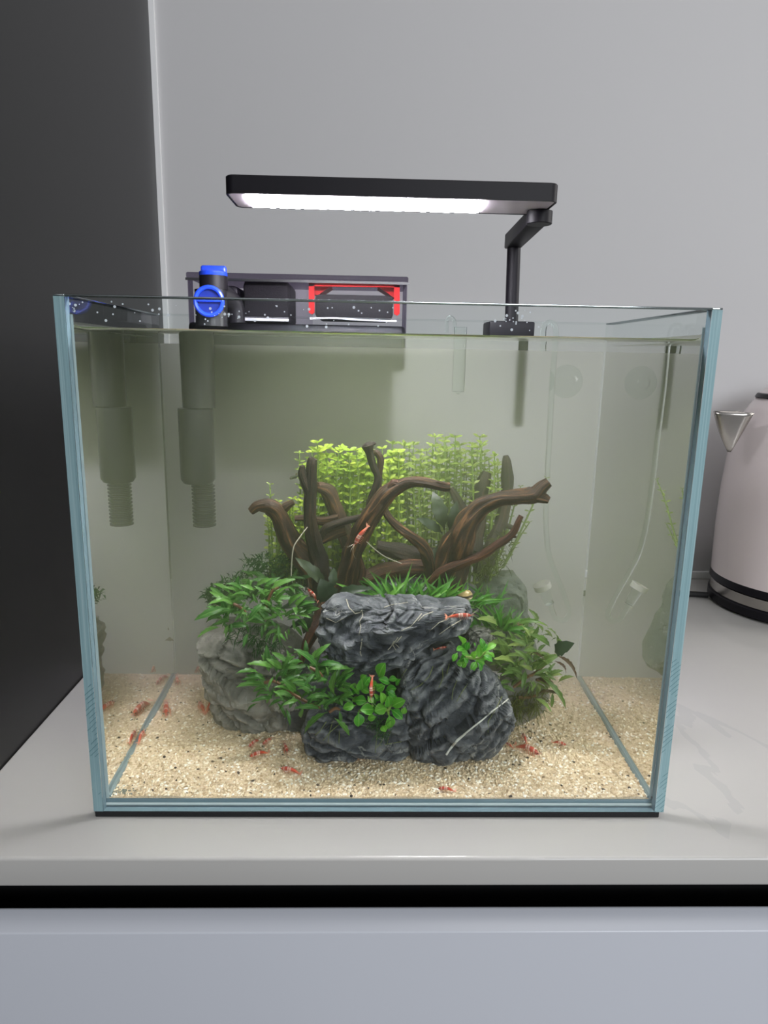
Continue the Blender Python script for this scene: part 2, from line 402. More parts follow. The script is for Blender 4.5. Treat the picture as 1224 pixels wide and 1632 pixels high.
struct('floor', MB().box((-.9, -1.6, -.96), (2.2, WALL, -.9)), plain('grey_floor', (.35, .34, .33), .5), 'grey floor under the drawer unit', smooth=False)
yf = -.0362
wt = MB().box((-.2652, yf, -.0240), (2.0, WALL-.0002, ZC)).build('worktop', M['quartz'], None, (.3, .2, ZC), bevel=.0022, seg=3)
tag(wt, 'white quartz worktop with faint grey veins under the aquarium', 'worktop')
cab = thing('drawer_unit', (.3, .1, -.9), 'pale grey handleless drawer unit below the white worktop', 'drawer unit')
a = P(612, 1447, -.026); zt = a.z
b = P(612, 1486, yf-.002)
prof = [(-.026, zt), (-.0245, zt-.0005), (-.018, zt-.025), (-.018, -.86), (yf-.002, -.86), (yf-.002, b.z)]
MB().extrude([(-.262, y, z) for y, z in prof], (1.9, 0, 0)).build('drawer_front', M['drawer'], cab, bevel=.0022, seg=3)
MB().box((-.262, .02, -.88), (1.64, .50, -.0241)).build('carcass', M['black'], cab, smooth=False)

# ------------------------------------------------------------------ aquarium
tank = thing('aquarium', (0, D/2, 0), 'rimless rectangular glass aquarium with blue-green edges standing on black foam', 'aquarium')
ZB = .0052; WZ = .2918; hi = W2-T
RIM = .0011
def rim_strip(a, b):
    MB().box(a, b).build('polished_rim', M['rim'], tank, bevel=.0003)
def side(sg):
    xo, xi = sg*W2, sg*hi; mb = MB()
    y0, y1 = 0, D+T
    zs = [0, WZ, H-RIM]
    for k in range(2):
        z0, z1 = zs[k], zs[k+1]
        mb.add([(xo, y0, z0), (xo, y1, z0), (xo, y1, z1), (xo, y0, z1)], [(0, 1, 2, 3)], mi=1 if k == 0 else 0)
        mb.add([(xi, y0, z0), (xi, y1, z0), (xi, y1, z1), (xi, y0, z1)], [(3, 2, 1, 0)], mi=4 if k == 0 else 0)
        mb.add([(xi, y0, z0), (xo, y0, z0), (xo, y0, z1), (xi, y0, z1)], [(0, 1, 2, 3)], mi=2)
        mb.add([(xi, y1, z0), (xo, y1, z0), (xo, y1, z1), (xi, y1, z1)], [(0, 1, 2, 3)], mi=4)
    rim_strip((min(xo, xi), y0, H-RIM), (max(xo, xi), y1, H))
    mb.add([(xi, y0, 0), (xo, y0, 0), (xo, y1, 0), (xi, y1, 0)], [(0, 1, 2, 3)], mi=5)
    # weld, then orient
    o = mb.build('side_pane', [M['glass'], M['glass_clear'], M['edge'], M['rim'], M['glass_clear'], M['base']], tank, smooth=False)
    bm = bmesh.new(); bm.from_mesh(o.data); bmesh.ops.remove_doubles(bm, verts=bm.verts, dist=1e-6); bmesh.ops.recalc_face_normals(bm, faces=bm.faces)
    bm.to_mesh(o.data); bm.free(); return o
side(-1); side(1)
def pane(name, y0, y1, mats):
    mb = MB()
    x0, x1 = -hi+.0001, hi-.0001
    v = [(x0, y0, 0), (x1, y0, 0), (x1, y1, 0), (x0, y1, 0), (x0, y0, H-RIM), (x1, y0, H-RIM), (x1, y1, H-RIM), (x0, y1, H-RIM)]
    if name == 'front_pane': rim_strip((x0, y0, H-RIM), (x1, y1, H))
    else: MB().box((x0, y0, H-RIM+.0001), (x1, y1, H)).build('polished_rim', M['glass'], tank, smooth=False)
    zf = .288; v += [(x1, y1, zf), (x0, y1, zf)]
    mb.add(v, [(0, 1, 5, 4)], mi=0).add(v, [(2, 3, 9, 8)], mi=3).add(v, [(8, 9, 7, 6)], mi=0).add(v, [(1, 2, 6, 5), (3, 0, 4, 7), (0, 3, 2, 1)], mi=1)
    o = mb.build(name, mats, tank, smooth=False)
    bm = bmesh.new(); bm.from_mesh(o.data); bmesh.ops.remove_doubles(bm, verts=bm.verts, dist=1e-6); bmesh.ops.recalc_face_normals(bm, faces=bm.faces)
    bm.to_mesh(o.data); bm.free(); return o
pane('front_pane', .0002, T, [M['glass'], M['base'], M['rim'], M['glass_clear']]); pane('back_pane', D, D+T-.0002, [M['glass_clear'], M['glass_clear'], M['rim'], M['frost']])
MB().box((-hi+.0002, T+.0001, .0012), (hi-.0002, D-.0001, ZB-.0003)).build('base_pane', M['base'], tank, smooth=False)
for sg in (-1, 1):
    for y in (T,):
        s_ = 1
        MB().add([(sg*(hi-.0002), y, ZB), (sg*(hi-.0022), y, ZB), (sg*(hi-.0002), y+s_*.0022, ZB), (sg*(hi-.0002), y, WZ+.008), (sg*(hi-.0016), y, WZ+.008), (sg*(hi-.0002), y+s_*.0016, WZ+.008)],
                 [(0, 1, 2), (3, 4, 5), (0, 1, 4, 3), (1, 2, 5, 4), (2, 0, 3, 5)]).build('silicone_seam', M['silicone'], tank, smooth=False)
    MB().tube([(sg*(hi-.0012), T+.0006, ZB+.0006), (sg*(hi-.0012), D-.0006, ZB+.0076)], .0019, 8).build('silicone_seam', M['silicone_grey'], tank)
MB().tube([(-hi, T+.0001, .0014), (hi, T+.0001, .0014)], .0011, 6).build('silicone_seam', M['silicone'], tank)
fm = MB().box((-W2+.0002, .0006, ZC), (W2-.0022, D+T-.002, -.0001)).build('foam_mat', M['mat_foam'], None, (0, .08, ZC), bevel=.0008)
tag(fm, 'thin black foam mat under the aquarium', 'mat')

# water with a raised meniscus along the glass
def water():
    mb = MB(); x1 = hi-.0003; y0, y1 = T+.0003, D-.0003
    def steps(a, b, n):
        lip = [0, .0005, .0011, .0019, .003, .0045, .007]
        L = b-a; s = [a+k for k in lip]; r = [b-k for k in reversed(lip)]
        mid = [a+.007+(L-.014)*k/n for k in range(1, n)]
        return s+mid+r
    xs = steps(-x1, x1, 10); ys = steps(y0, y1, 6)
    def h(x, y):
        e = lambda d: .0042*math.exp(-d/.0021)
        return WZ + max(e(x1-abs(x)), e(y-y0), e(y1-y))
    nx, ny = len(xs), len(ys)
    vs = [(x, y, h(x, y)) for y in ys for x in xs]
    fs = [(j*nx+i, j*nx+i+1, (j+1)*nx+i+1, (j+1)*nx+i) for j in range(ny-1) for i in range(nx-1)]
    zb = ZB
    rim = [i for i in range(nx)] + [j*nx+nx-1 for j in range(1, ny)] + [(ny-1)*nx+i for i in range(nx-2, -1, -1)] + [j*nx for j in range(ny-2, 0, -1)]
    n0 = len(vs)
    for k in rim: vs.append((vs[k][0], vs[k][1], zb))
    m = len(rim)
    for k in range(m): fs.append((rim[(k+1) % m], rim[k], n0+k, n0+(k+1) % m))
    fs.append(tuple(n0+k for k in range(m))[::-1])
    mb.add(vs, fs)
    o = mb.build('water', M['water'], None, (0, D/2, zb), smooth=True, ang=70)
    return tag(o, 'cloudy greenish water filling the glass aquarium', 'water')
water()

# sand
def sand_z(x, y):
    return .0058 + .0072*min(1, max(0, (y-.006)/.16))**.8 + .0016*noise.noise(V((x*22, y*22, 3))) + .0006*noise.noise(V((x*80, y*80, 1)))
def sandbed():
    nx, ny = 150, 70; x1 = hi-.0016; y0, y1 = T+.0006, D-.0006; vs = []; fs = []
    for j in range(ny+1):
        for i in range(nx+1):
            x = -x1+2*x1*i/nx; y = y0+(y1-y0)*j/ny
            vs.append((x, y, max(ZB+.0002, sand_z(x, y))))
    m = nx+1
    for j in range(ny):
        for i in range(nx): fs.append((j*m+i, j*m+i+1, (j+1)*m+i+1, (j+1)*m+i))
    rim = [i for i in range(m)] + [j*m+nx for j in range(1, ny+1)] + [ny*m+i for i in range(nx-1, -1, -1)] + [j*m for j in range(ny-1, 0, -1)]
    n0 = len(vs)
    for k in rim: vs.append((vs[k][0], vs[k][1], ZB))
    q = len(rim)
    for k in range(q): fs.append((rim[(k+1) % q], rim[k], n0+k, n0+(k+1) % q))
    fs.append(tuple(n0+k for k in range(q))[::-1])
    o = MB().add(vs, fs).build('sand_bed', M['sand'], None, (0, D/2, ZB))
    tag(o, 'beige gravelly sand bed on the aquarium floor', 'sand')
    # grains
    R = random.Random(5); vs = []; fs = []; tone = []
    for _ in range(15000):
        x = R.uniform(-x1+.001, x1-.001); y = y0+.0008+(y1-y0-.0016)*R.random()**1.5
        s = R.uniform(.0005, .00125); a = R.uniform(0, pi); e = R.uniform(1.0, 1.9)
        z = max(ZB+.0002, sand_z(x, y))+s*.25; ca, sa = cos(a), sin(a); tl = R.uniform(-.5, .5)
        o_ = len(vs)
        for dx, dy, dz in ((e, 0, 0), (0, 1, 0), (-e, .2, 0), (.1, -1, 0), (.2, 0, .75), (0, .1, -.7)):
            vs.append((x+s*(dx*ca-dy*sa), y+s*(dx*sa+dy*ca), z+s*(dz+tl*dx*.5)))
        for f in ((0, 1, 4), (1, 2, 4), (2, 3, 4), (3, 0, 4), (1, 0, 5), (2, 1, 5), (3, 2, 5), (0, 3, 5)): fs.append(tuple(k+o_ for k in f))
        t = R.random(); tone += [t]*6
    g = MB().add(vs, fs).build('sand_grains', M['grains'], o, smooth=False); g['kind'] = 'stuff'
    at = g.data.attributes.new('tone', 'FLOAT', 'POINT'); at.data.foreach_set('value', tone)
    R = random.Random(8)
    pel = [(433, 1169, .0008), (305, 1226, .0006)]
    spots = [(355, 1215), (262, 1209), (281, 1243), (243, 1258), (365, 1195), (845, 1180), (862, 1185), (815, 1206), (838, 1165), (1040, 1268), (940, 1240), (895, 1250), (935, 1255), (1003, 1254), (935, 1104), (952, 1132), (975, 1130), (908, 1157), (780, 1262), (560, 1265), (850, 1160), (300, 1200), (690, 1240)]
    mb = MB()
    for px, py in spots:
        p = Pz(px, py, .008); p.z = max(ZB+.0002, sand_z(p.x, p.y))+.0005; s = R.uniform(.0006, .0011)
        mb.lathe([(s*.3, -s*.8), (s*.9, -s*.3), (s, .1*s), (s*.6, s*.7), (s*.1, s*.9)], p, 7)
    mb.build('dark_gravel', plain('dark_brown_gravel', (.035, .02, .012), .6), o)['kind'] = 'stuff'
    mb = MB()
    for _ in range(70):
        p = Pz(R.gauss(196, 11), R.gauss(1259, 3), .008); p.z = max(ZB+.0002, sand_z(p.x, p.y))+.0006; s = R.uniform(.0003, .0007)
        if abs(p.x) > x1-.001 or p.y < y0+.001: continue
        mb.lathe([(s*.3, -s*.8), (s, 0), (s*.2, s*.8)], p, 5)
    mb.build('grey_grit', plain('grey_green_grit', (.20, .22, .18), .7), o)['kind'] = 'stuff'
sandbed()

# ------------------------------------------------------------------ rocks
def ico(sub):
    bm = bmesh.new(); bmesh.ops.create_icosphere(bm, subdivisions=sub, radius=1)
    vs = [v.co.copy() for v in bm.verts]; fs = [tuple(v.index for v in f.verts) for f in bm.faces]; bm.free(); return vs, fs
ICO = {k: ico(k) for k in (3, 4, 5, 6)}
def rock(label, poly, y, thick, mat, seed, sub=5, amp=.0035, freq=55, strata=(0, 0, 0), tilt=0.0, name='rock', ctr=None):
    """a stone with its own outline at depth y, a real thickness and chipped, scalloped faces"""
    pts = [P(px, py, y-.25*thick) for px, py in poly]      # the outline is that of the front bulge
    c = sum(pts, V())/len(pts) if ctr is None else P(*ctr, y)
    q = [(p.x-c.x, p.z-c.z) for p in pts]
    def Rr(th):
        dx, dz = cos(th), sin(th); best = None
        for i in range(len(q)):
            (ax, az), (bx, bz) = q[i], q[(i+1) % len(q)]
            ex, ez = bx-ax, bz-az; den = dx*ez-dz*ex
            if abs(den) < 1e-12: continue
            t = (ax*ez-az*ex)/den; s = (ax*dz-az*dx)/den
            if t > 0 and -1e-6 <= s <= 1+1e-6: best = t if best is None else max(best, t)
        return best or .01
    tab = [Rr(2*pi*k/180-pi) for k in range(181)]
    vs, fs = ICO[sub]; out = []
    for u in vs:
        th = math.atan2(u.z, u.x); k = (th+pi)/(2*pi)*180; i = min(179, int(k)); R = tab[i]*(1-(k-i))+tab[i+1]*(k-i)
        rho = math.hypot(u.x, u.z)**.62
        yy = math.copysign(abs(u.y)**.75, u.y)*thick
        p = V((c.x+R*rho*cos(th), y+yy, c.z+R*rho*sin(th)))
        p.y += tilt*(p.z-c.z)
        nrm = V((u.x/max(.02, abs(R)), u.y/thick*1.2, u.z/max(.02, abs(R)))).normalized()
        sp = p*freq + V((seed*3.7, seed*1.3, 0))
        if any(strata): sp = sp*.72 + V(strata)*(sp.dot(V(strata)))*1.0
        d0 = noise.voronoi(sp)[0][0]; d1 = noise.voronoi(sp*2.3)[0][0]
        e0 = noise.voronoi(sp)[0]; gap = min(1, (e0[1]-e0[0])*5); e1 = noise.voronoi(sp*2.2+V((4, 1, 7)))[0]; gap1 = min(1, (e1[1]-e1[0])*5)
        cell = noise.cell(noise.voronoi(sp)[1][0]*3.3)
        dd = .9*(d0**1.5) + .55*gap + .25*gap1 + .5*cell + .2*(d1**1.3) + .5*noise.fractal(sp*.5, 1.0, 2.0, 4) + .16*noise.noise(sp*3.1) + .08*noise.noise(sp*7) - 1.25
        p = p + nrm*dd*amp*(.45+.55*abs(u.y)+.0)
        if p.z < .004+.0: p.z = .0065+.0005*u.z
        out.append(p)
    lo = min(p.z for p in out)
    o = MB().add(out, fs).build(name, mat, None, (c.x, y, lo), ang=38)
    return tag(o, label, 'rock')
rk = {}
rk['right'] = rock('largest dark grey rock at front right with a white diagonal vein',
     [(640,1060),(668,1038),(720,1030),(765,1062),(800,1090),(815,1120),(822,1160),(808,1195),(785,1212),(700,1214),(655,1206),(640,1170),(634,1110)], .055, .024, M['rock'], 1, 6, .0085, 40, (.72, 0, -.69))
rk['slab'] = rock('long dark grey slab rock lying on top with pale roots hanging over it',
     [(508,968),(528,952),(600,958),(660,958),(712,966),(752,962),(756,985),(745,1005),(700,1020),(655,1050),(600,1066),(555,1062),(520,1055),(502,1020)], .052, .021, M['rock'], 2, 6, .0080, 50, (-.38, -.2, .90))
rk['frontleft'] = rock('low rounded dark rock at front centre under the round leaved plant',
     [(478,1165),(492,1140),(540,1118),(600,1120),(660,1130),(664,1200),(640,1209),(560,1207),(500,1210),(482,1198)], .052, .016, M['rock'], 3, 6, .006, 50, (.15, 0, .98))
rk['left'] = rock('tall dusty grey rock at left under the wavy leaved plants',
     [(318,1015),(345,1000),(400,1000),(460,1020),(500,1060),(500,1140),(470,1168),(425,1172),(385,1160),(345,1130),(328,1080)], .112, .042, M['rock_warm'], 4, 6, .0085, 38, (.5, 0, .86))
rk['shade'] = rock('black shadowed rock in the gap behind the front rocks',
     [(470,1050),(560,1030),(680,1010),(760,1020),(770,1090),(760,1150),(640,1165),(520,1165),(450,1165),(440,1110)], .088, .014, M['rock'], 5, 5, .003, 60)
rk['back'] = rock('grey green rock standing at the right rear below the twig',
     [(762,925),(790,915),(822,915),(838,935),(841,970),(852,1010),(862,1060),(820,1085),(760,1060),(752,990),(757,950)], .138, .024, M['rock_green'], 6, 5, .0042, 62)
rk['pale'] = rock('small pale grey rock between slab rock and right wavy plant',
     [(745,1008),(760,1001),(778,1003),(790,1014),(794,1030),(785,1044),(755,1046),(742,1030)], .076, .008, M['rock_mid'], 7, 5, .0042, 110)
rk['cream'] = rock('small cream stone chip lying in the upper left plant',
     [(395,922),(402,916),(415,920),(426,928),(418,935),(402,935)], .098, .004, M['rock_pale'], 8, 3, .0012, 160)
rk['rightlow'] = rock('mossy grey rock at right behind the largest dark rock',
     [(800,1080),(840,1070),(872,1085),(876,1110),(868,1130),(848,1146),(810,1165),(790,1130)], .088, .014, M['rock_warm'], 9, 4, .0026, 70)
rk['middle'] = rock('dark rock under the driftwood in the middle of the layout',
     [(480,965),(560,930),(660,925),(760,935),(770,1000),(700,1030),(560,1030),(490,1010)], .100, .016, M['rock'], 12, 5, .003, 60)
# white vein of the right rock and cream roots on the slab hug the stone surface
from mathutils.bvhtree import BVHTree
def bvh_of(obs):
    vs = []; fs = []
    for o in obs:
        b = len(vs); mw = o.location
        vs += [v.co+mw for v in o.data.vertices]; fs += [tuple(i+b for i in p.vertices) for p in o.data.polygons]
    return BVHTree.FromPolygons(vs, fs)
RB = bvh_of(rk.values())
def on_rock(px, py, lift=.0003, y=.06, tree=RB):
    d = (P(px, py, .2)-CAM).normalized(); h = tree.ray_cast(CAM, d)
    return (h[0]-d*lift) if h[0] else P(px, py, y)
def surf_line(mb, pts, r0, r1, lift=.0003, n=5, sub=4):
    q = []
    for i in range(len(pts)-1):
        for k in range(sub): q.append((pts[i][0]+(pts[i+1][0]-pts[i][0])*k/sub, pts[i][1]+(pts[i+1][1]-pts[i][1])*k/sub))
    q.append(pts[-1])
    R3 = [on_rock(a, b, lift) for a, b in q]
    # reject jumps
    out = [R3[0]]
    for p in R3[1:]:
        if (p-out[-1]).length < .012: out.append(p)
    if len(out) < 2: return
    k = len(out)-1
    mb.tube(out, [r0+(r1-r0)*i/k for i in range(k+1)], n)
def thread(name, mat, parent, pts, r0, r1, lift, n=5):
    mb = MB(); surf_line(mb, pts, r0, r1, lift, n)
    if mb.v: mb.build(name, mat, parent)
thread('quartz_vein', M['quartz_vein'], rk['right'], [(711,1203),(718,1192),(730,1178),(750,1162),(768,1148),(785,1133),(800,1122),(810,1114)], .0008, .0004, .0002, 6)
thread('quartz_vein', M['quartz_vein'], rk['right'], [(716,1196),(728,1182),(742,1170)], .0007, .0004, .0002)
for pts in ([(552,955),(556,968),(566,978),(574,976),(577,972),(578,982),(573,990),(575,1000),(572,1012)], [(753,958),(742,965),(736,975),(726,985)], [(756,958),(750,962),(744,975),(740,982)], [(758,962),(752,970),(748,978)],
            [(725,975),(712,988),(700,992),(684,1006)], [(735,988),(715,1000),(700,1011)], [(628,1022),(622,1032),(618,1036)], [(634,1016),(626,1028),(631,1036)], [(640,1014),(630,1026),(636,1032)], [(752,985),(751,996),(746,1004)],
            [(672,978),(664,988),(655,998),(640,1005)], [(690,975),(676,980),(666,990)], [(577,1018),(574,1040),(576,1046)], [(520,985),(535,992),(548,985)], [(612,968),(624,964),(650,960)]):
    thread('root_thread', M['root'], rk['slab'], pts, .00034, .0002, .0002)
for pts in ([(690,1062),(684,1078),(670,1092),(655,1100)], [(705,1065),(706,1080),(698,1100)], [(648,1066),(640,1078)], [(728,1085),(722,1100),(720,1115)], [(800,1110),(790,1130),(778,1150),(778,1168)], [(745,1090),(735,1105),(728,1118)], [(716,1058),(712,1075)]):
    thread('hanging_root', M['root_green'], rk['right'], pts, .0003, .0002, .0002)
for pts in ([(602,1160),(600,1178),(598,1200)], [(615,1162),(608,1182),(600,1192)], [(622,1165),(617,1185)], [(520,1150),(510,1165),(502,1172)], [(530,1150),(524,1172),(523,1184)], [(545,1150),(525,1168),(515,1180)], [(606,1188),(640,1182)], [(541,1165),(540,1185)]):
    thread('hanging_root', M['root_green'], rk['frontleft'], pts, .0003, .0002, .0002)

# ------------------------------------------------------------------ driftwood
def branch(parent, pts, mat, seed, n=16, wob=.22, ridge=.28, name='branch', seg=6, nub=None):
    """pts: (px, py, y, radius_in_px)"""
    c = [P(a, b, y) for a, b, y, r in pts]; rr = [r*(y-CAM.y)/FOC*.98 for a, b, y, r in pts]
    p, r = smooth_path(c, rr, seg)
    mb = MB(); mb.tube(p, r, n, wob=wob, seed=seed, ridge=ridge)
    return mb.build(name, mat, parent, ang=60)
root = P(500, 960, .1); root.z = .09
dwL = thing('driftwood', root, 'left driftwood with a hooked arm and upright forked stump', 'driftwood')
branch(dwL, [(400,815,.085,7),(412,806,.085,10),(432,808,.087,15),(447,826,.089,16),(462,862,.092,19),(485,890,.096,20),(508,930,.10,20),(515,975,.10,16)], M['wood'], 1)
branch(dwL, [(468,800,.088,4),(455,808,.088,7),(445,818,.089,8)], M['wood'], 2, 10)
branch(dwL, [(500,730,.082,7),(497,738,.082,9),(496,770,.083,10),(495,820,.085,10),(500,860,.088,13),(510,900,.092,17),(515,950,.097,18)], M['wood_dark'], 3)
branch(dwL, [(482,742,.080,4),(482,755,.081,8),(488,772,.082,9),(493,790,.083,7)], M['wood_dark'], 4, 12)
branch(dwL, [(505,775,.094,8),(522,782,.098,12),(534,808,.10,12),(545,840,.10,13),(562,885,.10,13),(566,930,.10,14)], M['wood'], 5)
branch(dwL, [(522,955,.092,15),(510,985,.086,12),(500,1005,.082,13),(488,1030,.078,9),(478,1060,.078,5)], M['wood_red'], 6)
root = P(585, 935, .09); root.z = .085
dwC = thing('driftwood', root, 'central driftwood with a bent arm and two twisted thin branches', 'driftwood')
branch(dwC, [(717,776,.070,7),(708,776,.070,8),(680,770,.070,8),(655,768,.071,9),(636,775,.072,11),(615,790,.073,15),(590,825,.076,16),(570,860,.080,16),(558,900,.085,17),(548,945,.09,21),(545,975,.09,18)], M['wood'], 11)
branch(dwC, [(636,772,.072,7),(626,770,.071,6),(618,782,.071,5)], M['wood_red'], 12, 10)
branch(dwC, [(586,710,.086,11),(589,722,.086,6),(594,740,.086,6),(602,760,.086,5),(598,780,.086,6),(591,800,.087,7),(588,818,.087,7),(575,824,.087,6),(545,832,.088,6),(520,842,.090,7),(512,858,.092,6)], M['wood_dark'], 13, 12)
branch(dwC, [(578,712,.085,2),(584,710,.086,5),(592,708,.087,5),(599,706,.087,2)], M['wood_dark'], 131, 8)
branch(dwC, [(594,724,.092,4),(600,722,.091,5),(606,733,.091,6),(604,755,.091,5),(603,775,.091,6),(610,800,.09,6),(616,820,.09,7),(632,838,.09,8),(655,855,.09,9),(672,870,.092,10),(683,890,.094,11),(688,920,.096,11)], M['wood'], 14, 12)
branch(dwC, [(470,826,.096,5),(490,826,.096,6),(515,830,.096,8),(540,826,.095,9)], M['wood'], 15, 10)
branch(dwC, [(512,862,.093,7),(530,852,.092,8),(552,845,.09,7)], M['wood'], 16, 10)
branch(dwC, [(575,925,.093,12),(610,912,.10,14),(650,905,.105,14),(700,905,.108,16)], M['wood_red'], 17)
branch(dwC, [(570,880,.088,4),(577,900,.088,5),(578,915,.088,6),(568,935,.086,6),(556,950,.085,5)], M['wood_red'], 18, 10)
branch(dwC, [(600,870,.11,10),(640,880,.112,14),(690,890,.112,16)], M['wood_dark'], 19)
root = P(725, 915, .09); root.z = .085
dwR = thing('driftwood', root, 'right driftwood with a thick horn shaped arm and a slender twig', 'driftwood')
branch(dwR, [(874,768,.076,8),(864,776,.076,10),(850,790,.077,13),(820,793,.078,12),(790,797,.080,13),(762,812,.083,16),(745,835,.086,21),(733,865,.090,26),(722,900,.094,28),(715,940,.096,26)], M['wood'], 21, 20)
branch(dwR, [(875,798,.074,6),(868,795,.075,9),(855,792,.076,11)], M['wood'], 22, 12)
branch(dwR, [(831,822,.070,4),(826,832,.070,5),(820,846,.071,6),(808,858,.072,6),(790,870,.074,7),(765,886,.078,8),(735,898,.081,9),(705,912,.085,9),(690,930,.088,10)], M['wood_red'], 23, 12, .3, .35)
branch(dwR, [(823,856,.070,2),(815,854,.071,4)], M['wood'], 24, 8)
branch(dwR, [(806,726,.135,4),(807,735,.135,7),(808,760,.135,10),(807,790,.134,10),(800,830,.130,11),(785,870,.125,13),(765,915,.118,14)], M['wood_dark'], 25, 14, .15)
branch(dwR, [(776,752,.138,8),(771,768,.137,12),(764,795,.135,13),(758,830,.130,16),(750,880,.12,18)], M['wood_dark'], 26, 14, .15)
branch(dwR, [(718,778,.135,5),(728,795,.133,7),(740,820,.13,9),(748,850,.125,10)], M['wood_dark'], 27, 12, .15)
branch(dwR, [(818,842,.128,4),(805,838,.128,5),(795,842,.128,6)], M['wood_dark'], 28, 10)
# fine aerial threads
mb = MB()
p, r = smooth_path([P(490,840,.075), P(478,856,.074), P(468,872,.073), P(465,895,.073), P(464,918,.074)], [.0004]*5, 5); mb.tube(p, r, 6)
t = mb.build('root_thread', M['root'], dwL)
mb = MB(); p, r = smooth_path([P(583,862,.075), P(597,875,.074), P(615,888,.074), P(640,898,.075)], [.0004]*4, 5); mb.tube(p, r, 6)
mb.build('root_thread', M['root'], dwC)

# ------------------------------------------------------------------ leaves
def leaf_mesh(name, aspect, mat, curve=.18, wave=.0, nw=0, fold=.12, petiole=.12, tipsharp=.9, nl=10, seed=0):
    """unit-length leaf along +Y, normal +Z"""
    R = random.Random(seed); vs = []; fs = []; uv = []
    ph = R.uniform(0, 6)
    for i in range(nl+1):
        t = i/nl
        if t < petiole: w = aspect*.06
        else:
            s = (t-petiole)/(1-petiole); w = aspect*.5*(sin(pi*s**tipsharp)**.75 if 0 < s < 1 else .0)+aspect*.02
        z0 = curve*(t*(1-t)*2.2) - curve*.9*t*t*.6
        for k, u in enumerate((-1, -.5, 0, .5, 1)):
            wv = wave*sin(nw*t*pi*2+ph+(1.3 if u > 0 else 0))*abs(u)**2
            vs.append((u*w*(1+.12*(wv/wave if wave else 0)*abs(u)), t, z0+fold*abs(u)*w+wv)); uv.append((.5+u*.5, t))
    for i in range(nl):
        for k in range(4): fs.append((i*5+k, i*5+k+1, (i+1)*5+k+1, (i+1)*5+k))
    me = bpy.data.meshes.new(name); me.from_pydata(vs, [], fs); ul = me.uv_layers.new(name='UVMap')
    for lp in me.loops: ul.data[lp.index].uv = uv[lp.vertex_index]
    me.materials.append(mat); me.polygons.foreach_set('use_smooth', [True]*len(me.polygons)); return me
def leaf_obj(parent, me, base, tip, wscale=1.0, up=None, name='leaf', R=random, zs=1.0):
    d = tip-base; L = d.length; y = d.normalized()
    u = V((R.uniform(-.35, .35), R.uniform(-.85, -.3), R.uniform(.55, 1.1))) if up is None else V(up)
    z = (u-y*u.dot(y))
    if z.length < .05: z = y.orthogonal()
    z.normalize(); x = y.cross(z)
    o = bpy.data.objects.new(name, me); COL.objects.link(o); o.parent = parent
    rel = base-V(parent.location)
    o.matrix_local = Matrix(((x.x*L*wscale, y.x*L, z.x*L*zs, rel.x), (x.y*L*wscale, y.y*L, z.y*L*zs, rel.y), (x.z*L*wscale, y.z*L, z.z*L*zs, rel.z), (0, 0, 0, 1)))
    return o
BU = [leaf_mesh('wavy_leaf', .22, M['leaf_buce'], .22, .018, 5, .25, .08, .85, 14, s) for s in range(4)]
BO = [leaf_mesh('olive_leaf', .21, M['leaf_buce_olive'], .28, .016, 5, .25, .10, .85, 14, s) for s in range(4)]
BB = [leaf_mesh('brown_leaf', .16, M['leaf_brown'], .4, .018, 6, .3, .05, .8, 14, s) for s in range(2)]
AN = [leaf_mesh('round_leaf', .72, M['leaf_anubias'], .16, .0, 0, .14, .10, .95, 9, s) for s in range(2)]
GR = [leaf_mesh('grass_blade', .11, M['leaf_grass'], c, .0, 0, .35, .02, .6, 8, 1) for c in (.15, .4, .7)]
DL = [leaf_mesh('broad_leaf', .30, M['leaf_dim'], c, .010, 4, .18, .12, .9, 12, s) for s, c in ((1, .15), (2, .3))]
def crop(x0, y0, s): return lambda X, Y: (x0+X/s, y0+Y/s)
def clump(label, cat, name, cr, lst, yy0, dy, meshes, seed, wscale=1.0, fill=None, stems=None, stem_mat='stem_red', up=None, name_leaf='leaf'):
    R = random.Random(seed)
    pts = [cr(l[0], l[1]) for l in lst]
    cx = sum(p[0] for p in pts)/len(pts); cyy = max(p[1] for p in pts)
    yf_ = yy0 if callable(yy0) else (lambda x: yy0)
    t = thing(name, P(cx, cyy, yf_(cx)), label, cat)
    for l in lst:
        bx, by = cr(l[0], l[1]); tx, ty = cr(l[2], l[3]); y0 = yf_(bx); yb = y0+R.uniform(-.3, .3)*dy
        yt = yb-R.uniform(-.2, 1.0)*dy
        ws = l[4] if len(l) > 4 else wscale*R.uniform(.85, 1.15); me = R.choice(meshes) if len(l) < 6 else R.choice(l[5])
        leaf_obj(t, me, P(bx, by, yb), P(tx, ty, yt), ws, up, name_leaf, R)
    if fill:
        for (fx, fy, rx, ry, n, Lpx, yy) in fill:
            for _ in range(n):
                a = R.uniform(0, 2*pi); rr = math.sqrt(R.random()); bx = fx+rx*rr*cos(a)*.75; by = fy+ry*rr*sin(a)*.75
                a2 = math.atan2((by-fy)/max(ry, 1), (bx-fx)/max(rx, 1))+R.gauss(0, .8); L = Lpx*R.uniform(.65, 1.2)
                yb = yy+R.uniform(-.5, .35)*dy
                leaf_obj(t, R.choice(meshes), P(bx, by, yb), P(bx+L*cos(a2), by+L*sin(a2)*.75-L*.1, yb-R.uniform(-.6, .9)*dy), wscale*R.uniform(.85, 1.2), None, name_leaf, R)
    if stems:
        mb = MB()
        for s in stems:
            q = [P(*cr(a, b), yf_(cr(a, b)[0])+.3*dy) for a, b in s]; pp, rr = smooth_path(q, [.0011]*(len(q)-1)+[.0007], 4); mb.tube(pp, rr, 7, wob=.2)
        mb.build('rhizome', M[stem_mat], t)
    return t
c6 = crop(370, 1020, 6.44)
